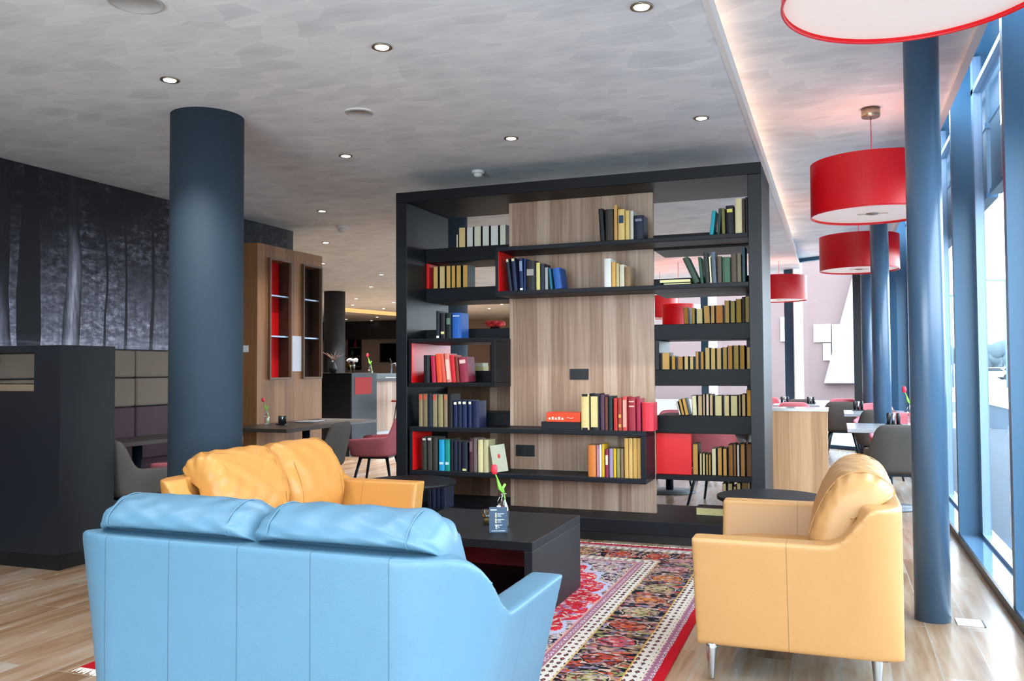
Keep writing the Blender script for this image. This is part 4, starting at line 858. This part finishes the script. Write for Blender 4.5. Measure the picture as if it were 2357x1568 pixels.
# tables by the window
def dtable(label,loc,W,D,mat,group=None,round_base=True,rz=0):
    t=thing('dining_table',label,'table',(loc[0],loc[1],0),rz,group)
    MB().box(-W/2,W/2,-D/2,D/2,.715,.75).build('table_top',mat,t,bevel=.003)
    MB().lathe([(.04,.02),(.04,.715)],n=20).build('pedestal','legm',t)
    MB().lathe([(.27,0),(.27,.012),(.05,.025)],n=40).build('base_plate',plain('grey_base_plate','#3c4046',.4),t)
    return t
T='grey dining tables'
dtable('grey dining table between nearest grey and pink chairs by the windows',(.435,8.72),.69,.84,'tabletop',T)
dtable('grey dining table behind the second pipe column',(.435,11.45),.70,.92,'tabletop',T)
dtable('white-looking dining table just beyond the low oak cabinet',(-.56,13.62),.66,.6,'tabletop',T)
dtable('dining table with round base seen through the lowest right shelf',(-1.66,9.12),.75,.75,'tabletop',T)
def caddy(label,x,y,z,s=1):
    t=thing('condiment_caddy',label,'caddy',(x,y,z),0,'table centrepieces')
    MB().box(-.06*s,.06*s,-.04*s,.04*s,0,.012*s).build('tray','blk',t)
    for k,(dx,c) in enumerate(((-.035,'blk'),(0,'chrome'),(.035,'blk'))):
        MB().lathe([(.014*s,.012*s),(.016*s,.08*s),(.012*s,.10*s)],(dx*s,0,0),10).build('shaker',M[c],t)
    return t
q=pZ(2068,955,.75); caddy('dark condiment set on the nearest table by the windows',.50,8.85,.75,1.2)
bottle_vase('glass bottle with red tulip on the nearest window table',(.66,8.95,.75),0,1.0)
caddy('dark condiment set on the table behind the second pipe column',.26,11.8,.75,1.2)
caddy('second dark condiment set on the table beyond the low oak cabinet',-.36,13.75,.75,1.1)
caddy('dark condiment set on the table beyond the low oak cabinet',-.72,13.5,.75,1.2)
# low oak cabinet
pt=thing('low_cabinet','low oak cabinet with white top right of the bookcase','cabinet',(0,0,0))
MB().box(-.70,-.075,8.0,8.32,0,.915).build('body','oak',pt); MB().box(-.71,-.065,7.995,8.33,.915,.94).build('top',plain('glossy_white_top','#b9b6b4',.15,0,.7),pt)
# ------------------------------------------------------------------ left dining area
lt=dtable('dark dining table with menus in front of the walnut cabinet',(-5.17,7.65),.72,1.70,'tabletopd','dark dining tables',False)
dtable('dark dining table between the booth divider and the thick column',(-5.33,5.50),.42,.95,'tabletopd','dark dining tables')
L='dining chairs left of the bookcase'
copy_tree(chA,(-4.62,7.0),PI/2+.12,'grey dining chair at the menu table right of the thick column',L)
copy_tree(chP,(-4.60,8.15),PI*.5+.2,'pink dining chair at the menu table near the black bar',L)
copy_tree(chP,(-4.80,5.62),PI*.5,'dark pink dining chair left of the thick column',L)
copy_tree(chA,(-4.93,5.01),0,'grey dining chair half hidden behind the booth divider',L)
q=pZ(595,968,.75); bottle_vase('small glass bottle with red tulip on the menu table',(-5.36,7.25,.751),TH,.75)
q=pZ(610,972,.75); caddy('glass condiment set beside the tulip on the menu table',-5.25,7.35,.751,.9)
q=pZ(655,962,.75)
for k,(dx,cc,l) in enumerate(((0,'#15161a','black menu folder lying on the dark table left'),(.0,'#c9ccd0','open white menu lying on the black folder'))):
    t=thing('menu_folder',l,'menu',(-5.25,7.85,.7505+.0063*k),.25 if k==0 else .1,'menus on the dark table')
    MB().box(-.11,.11,-.2+.03*k,.2-.09*k,0,.006).build('folder',plain('menu_cover',cc,.5),t)
# ------------------------------------------------------------------ bar
br=thing('bar_counter','black bar counter block with a red niche at its right end','counter',(0,0,0))
MB().box(-8.6,-6.82,11.25,12.0,.10,1.255).build('body','blk',br); MB().box(-8.6,-6.86,11.28,11.97,0,.10).build('plinth','dark',br)
MB().box(-6.82,-6.80,11.25,12.0,.10,1.255).build('end_panel',plain('blue_grey_laminate_end','#1f2832',.6),br)  # paler than the body: window light on this face put into the colour
MB().box(-6.80,-6.796,11.33,11.83,.93,1.19).build('red_niche',plain('dark_red_lacquer2','#a00a0e',.7),br)
bb=thing('bar','walnut fronted bar with dark worktop and white kick panel','bar',(0,0,0))
MB().box(-7.5,-6.97,12.0,19.0,.30,1.12).build('front_panel','walnut',bb)
MB().box(-7.6,-6.80,12.0,19.1,1.12,1.165).build('worktop','dark',bb)
MB().box(-7.4,-7.02,12.0,19.0,0,.30).build('kick_panel',plain('white_kick_panel','#c9cdd2',.4),bb)
MB().tube([(-6.72,12.05,.19),(-6.72,19,.19)],.022,10).build('foot_rail','legm',bb)
MB().box(-7.45,-7.15,12.6,15.0,1.165,1.24).build('raised_ledge',plain('blue_grey_laminate','#3a4552',.4),bb)
def stool(label,x,y):
    t=thing('bar_stool',label,'bar stool',(x,y,0),PI/2,'bar stools at the walnut bar')
    w=MB(); 
    for i in range(7):
        f=i/6; w.tube([(-.19+.38*f,-.17,.80+.02*abs(f-.5)),(-.19+.38*f,.17,.80+.02*abs(f-.5))],.012,6)
    w.box(-.2,.2,-.18,.18,.785,.80); w.build('seat',plain('tan_leather','#7a3b22',.5),t)
    MB().add([(-.19,-.17,.8),(.19,-.17,.8),(.16,-.21,.98),(-.16,-.21,.98)],[(0,1,2,3)]).add([(-.19,-.185,.8),(.19,-.185,.8),(.16,-.225,.98),(-.16,-.225,.98)],[(3,2,1,0)]).build('backrest',plain('tan_leather','#7a3b22',.5),t)
    for sx in (-1,1):
        for sy in (-1,1): MB().tube([(sx*.12,sy*.12,.79),(sx*.21,sy*.2,0)],.009,6).build('leg','blk',t)
    MB().tube([(-.18,-.17,.28),(.18,-.17,.28),(.18,.17,.28),(-.18,.17,.28),(-.18,-.17,.28)],.008,6).build('foot_ring','blk',t)
    return t
stool('brown bar stool at the walnut bar nearest the black counter',-6.45,12.35)
stool('brown bar stool cut off by the left edge of the bookcase',-6.40,13.05)
# things on the bar
q=pY(795,858,11.6)
fl=thing('flower_vase','glass vase with white flowers on the black bar counter','vase',(-7.0,11.6,1.255))
MB().lathe([(.03,0),(.045,.12),(.04,.15)],n=16).build('vase',M['amber'],fl); w=MB()
for k in range(7): w.blob((.06*math.cos(k*.9),.05*math.sin(k*.9),.19+.015*(k%2)),(.035,.035,.028),8,6)
w.build('blossom','white',fl)
fl=thing('branch_vase','dark vase with bare twigs on the bar counter left end','vase',(-7.35,11.6,1.255))
MB().lathe([(.05,0),(.07,.08),(.035,.16),(.04,.19)],n=16).build('vase','blk',fl); w=MB()
for k in range(6): w.tube([(0,0,.18),(-.05+.02*k,.01*k,.25),(-.22+.085*k,.02,.34-.02*(k%3))],[.006,.005,.002],5)
w.build('twig',plain('twig_brown','#5b4238',.8),fl)
bottle_vase('glass bottle with red tulip on the corner of the walnut bar',(-7.05,12.25,1.166),0,1.1)
t=thing('beer_tap','chrome beer tap standing on walnut bar','beer tap',(-7.3,13.4,1.24)); MB().tube([(0,0,0),(0,0,.16),(.08,0,.17),(.09,0,.12)],.015,10).build('spout','chrome',t); MB().tube([(0,0,.17),(-.03,0,.26)],.01,8).build('handle','blk',t)
for k,(dy,l) in enumerate(((12.75,'white folded menu lying at the near part of the bar'),(13.3,'white folded menu lying further along the bar'))):
    t=MB().box(-.07,.07,-.12,.12,0,.01).build('menu_card',M['white'],loc=(-6.95,dy,1.1665),rot=(0,0,.3)); tag(t,l,'menu','menus on the bar')
# far wall items
def onwall(name,label,cat,x0,x1,y0,y1,mat,yw=25.98,th=.05,parts=None):
    a=pY(x0,y1,yw); b=pY(x1,y0,yw); t=thing(name,label,cat,(a.x,yw,a.z)); MB().box(0,b.x-a.x,-th,0,0,b.z-a.z).build('panel',mat,t); return t,b.x-a.x,b.z-a.z
t,W,Hh=onwall('television','large dark television on the far taupe wall','television',876,925,790,834,plain('screen_black','#1c1f24',.2)); MB().box(.03,W-.03,-.055,-.05,.03,Hh-.03).build('screen',plain('screen_glass','#15171b',.1),t)
struct(MB().box(-19.5,-13.6,25.4,25.98,2.35,HC-.001).build('trim_5','darkwall'))
t,W,Hh=onwall('bar_shelf','dark back bar shelf unit with bottles far behind the counter','shelf',803,832,780,852,M['blk'])
for k in range(3): MB().box(.02,W-.02,-.25,-.05,Hh*(.1+.3*k),Hh*(.1+.3*k)+.03).build('shelf_board','steel',t)
for k,(fx,hh,c) in enumerate(((.2,.20,'#c88a3a'),(.45,.25,'#2c5a44'),(.7,.28,'#8a1a2c'),(.58,.26,'#d0c0a0'))):
    zz=Hh*(.1+.3*(k%3))+.035; o=thing('bottle','%s bottle on the far back bar shelf'%['amber','dark green','dark red','pale'][k],'bottle',(t.location.x+W*fx,25.82,t.location.z+zz),0,'bottles behind the bar')
    MB().lathe([(.05,0),(.05,hh*.6),(.02,hh*.8),(.02,hh)],n=10).build('glass_body',plain('bottle_glass',c,.2),o)
q=pY(1140,747,16.0); fl=thing('flower_pot','red flowers seen through left shelves above the upper left box','flowers',(q.x,16.0,0))
w=MB()
for k in range(9): w.blob((.13*math.cos(k*.7),.1*math.sin(k*.7),q.z+.03*(k%2)),(.09,.09,.05),8,6)
w.build('blossom',plain('dark_red_flower','#a81020',.6),fl); MB().lathe([(.12,0),(.09,.6),(.12,q.z-.15),(.1,q.z-.05)],n=20).build('floor_vase','blk',fl)
# ------------------------------------------------------------------ floor box
t=thing('floor_outlet','white floor outlet plate beside the near pipe column','floor outlet',(0,0,0)); a=[pZ(x,y,.004) for x,y in ((2197,1423),(2250,1423),(2260,1437),(2207,1437))]
a0=a[0]; MB().box(a0.x,a0.x+.12,a0.y-.12,a0.y,0.0005,.006).build('lid',plain('white_plastic_lid','#f2f2f0',.3),t,bevel=.002); MB().box(a0.x+.12,a0.x+.128,a0.y-.12,a0.y,0.0005,.005).build('edge','dark',t)
# ------------------------------------------------------------------ OUTSIDE
def ground():
    s=N('outdoor_paving'); v=s.coord(); n=s.noise(v,.5,4); s.pbr(s.mix(n.outputs[0],lin('#8a857e'),lin('#98938c')),.8); return s.m
struct(MB().box(1.1,260,-120,260,-.4,-.25).build('ground',ground()))
struct(MB().box(-80,1.1,28.3,260,-.4,-.25).build('ground',ground()))
struct(MB().box(-6.1,1.1,14.0,28.3,-.6,-.25).build('ground',ground()))
def terr():
    s=N('dark_terrace_tiles'); v=s.coord(); br=s.n('ShaderNodeTexBrick'); s.l(v,br.inputs[0]); br.inputs['Scale'].default_value=1; br.inputs['Brick Width'].default_value=.9; br.inputs['Row Height'].default_value=.9; br.offset=0; br.inputs['Mortar Size'].default_value=.008
    br.inputs['Color1'].default_value=lin('#1e2a3a'); br.inputs['Color2'].default_value=lin('#223042'); br.inputs['Mortar'].default_value=lin('#0f1620'); s.pbr(br.outputs[0],.6,0,.15); return s.m
struct(MB().box(1.1,3.6,-10,20,-.25,.02).build('terrace',terr()))
tag(MB().box(3.6,3.8,-10,30,-.25,.36).build('parapet',plain('dark_parapet','#51677c',.5)),'low blue-grey parapet edging the terrace outside the windows','parapet')
struct(MB().box(3.55,3.85,-10,30,.36,.42).build('trim_6','white'))
tag(MB().box(75,240,-120,240,-.25,-.20).build('lawn',plain('grass_green','#466b36',.9,0,.2,.2,.6)),'flat green grass strip beyond the pale road','grass',None,'stuff')
tag(MB().box(48,75,-120,240,-.25,-.22).build('road',plain('pale_concrete_road','#787b80',.8)),'pale grey road between terrace and grass outside','road')
random.seed(5)
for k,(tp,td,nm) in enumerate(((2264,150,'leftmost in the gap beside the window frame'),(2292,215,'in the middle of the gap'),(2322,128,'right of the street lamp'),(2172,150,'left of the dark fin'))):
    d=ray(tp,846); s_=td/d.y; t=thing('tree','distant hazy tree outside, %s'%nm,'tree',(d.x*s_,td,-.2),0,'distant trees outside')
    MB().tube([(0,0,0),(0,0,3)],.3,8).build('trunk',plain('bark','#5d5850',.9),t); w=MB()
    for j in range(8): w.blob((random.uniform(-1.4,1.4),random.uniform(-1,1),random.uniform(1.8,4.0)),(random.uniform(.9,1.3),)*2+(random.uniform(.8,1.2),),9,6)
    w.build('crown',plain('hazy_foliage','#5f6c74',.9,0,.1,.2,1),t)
def car(label,x,y,c,rz):
    t=thing('car',label,'car',(x,y,-.2),rz,'cars on the far road')
    MB().prism([(-2.1,.3),(2.1,.3),(2.1,.8),(1.3,.95),(.7,1.4),(-1.0,1.4),(-1.7,.95),(-2.1,.85)],-.85,.85,1).build('body',plain('car_paint',c,.3),t,bevel=.06,fixn=True)
    MB().prism([(.62,1.33),(-.95,1.33),(-1.4,.98),(1.05,.98)],-.86,.86,1).build('side_window',plain('car_glass','#2c343c',.2),t,fixn=True)
    for sx in (-1.3,1.3):
        for sy in (-.8,.8): MB().add([(sx+.33*math.cos(2*PI*i/16),sy+d,.33+.33*math.sin(2*PI*i/16)) for d in (-.1,.1) for i in range(16)],[tuple(range(16)),tuple(range(16,32))]+[(i,(i+1)%16,(i+1)%16+16,i+16) for i in range(16)]).build('wheel','blk',t,fixn=True)
for k,(pxl,c,l) in enumerate((((2282,0),'#e8eaec','white car parked left beyond the grass outside'),((2330,0),'#d8dcde','pale car parked right beyond the grass outside'))):
    d=ray(pxl[0],846); s_=(110+14*k)/d.y; car(l,d.x*s_,110+14*k,c,.1)
for k,(pxl,hh) in enumerate(((2318,9.0),(2193,8.0))):
    d=ray(pxl,846); s_=70/d.y; t=thing('street_lamp',['thin grey street lamp behind the near right window','thin grey street lamp left of the dark fin'][k],'street lamp',(d.x*s_,70,-.2),0,'street lamps outside')
    MB().tube([(0,0,0),(0,0,hh-1.3)],.07,8).build('pole','frame',t); MB().tube([(.5,0,hh-1.3),(-1.2,0,hh-1.25)],.08,6).build('lamp_head','frame',t)
# opposite building seen through the rear windows
pinkb=N('pale_red_brick'); v=pinkb.coord(); n=pinkb.noise(v,.4,3); pinkb.pbr(pinkb.mix(n.outputs[0],lin('#65504f'),lin('#705b5a')),.8)
YB=34.0
ob=thing('opposite_building','pale red brick building with white slanting wall outside the rear windows','building',(0,0,0))
A=pY(1965,846,YB).x
MB().box(-30,A+1,YB,YB+8,-.25,9).build('brick_wall',pinkb.m,ob)
p=[pY(*q_,YB-.3) for q_ in ((1975,590),(1897,882),(2060,882),(2060,590))]
MB().prism([(q_.x,q_.z) for q_ in p],YB-.4,YB-.02,1).build('slanting_white_wall',plain('white_render','#b4babf',.7),ob,fixn=True)
for (x0,x1,y0,y1) in ((1797,1822,730,786),(1873,1912,746,788),(1917,1945,746,870),(1895,1912,790,830),(1690,1725,700,760),(1600,1640,700,760)):
    a=pY(x0,y1,YB-.05); b=pY(x1,y0,YB-.05); o=MB().box(a.x,b.x,YB-.08,YB-.01,a.z,b.z).build('window',plain('bright_window','#c8ced4',.3),ob)
struct(MB().box(-30,20,YB-1.2,YB-.5,-.25,.1).build('kerb',plain('grey_kerb','#8a8f98',.7)))
# ------------------------------------------------------------------ LIGHT
wd=bpy.data.worlds.new('overcast_sky'); S.world=wd; wd.use_nodes=True; nt=wd.node_tree; nt.nodes.clear()
wo=nt.nodes.new('ShaderNodeOutputWorld'); bg=nt.nodes.new('ShaderNodeBackground'); nt.links.new(bg.outputs[0],wo.inputs[0])
tc=nt.nodes.new('ShaderNodeTexCoord'); sx=nt.nodes.new('ShaderNodeSeparateXYZ'); nt.links.new(tc.outputs['Generated'],sx.inputs[0])
cr=nt.nodes.new('ShaderNodeValToRGB'); nt.links.new(sx.outputs[2],cr.inputs[0]); e=cr.color_ramp.elements
e[0].position=0; e[0].color=(.80,.88,.95,1); e[1].position=.6; e[1].color=(.66,.84,1.0,1)
nt.links.new(cr.outputs[0],bg.inputs[0]); bg.inputs[1].default_value=11.6
def portal(name,loc,rot,sx_,sy_):
    ld=bpy.data.lights.new(name,'AREA'); ld.shape='RECTANGLE'; ld.size=sx_; ld.size_y=sy_; ld.cycles.is_portal=True
    o=bpy.data.objects.new(name,ld); COL.objects.link(o); o.location=loc; o.rotation_euler=rot
portal('window_portal',(1.30,6.1,1.85),(0,PI/2,0),3.5,16)
portal('window_portal',(-1.2,-2.1,1.5),(PI/2,0,0),4.6,3)
m_=bk(BL/2,.4); portal('window_portal',(m_.x,m_.y,1.6),(-PI/2,0,math.atan2(-.8,.6)-0),9,3.1)
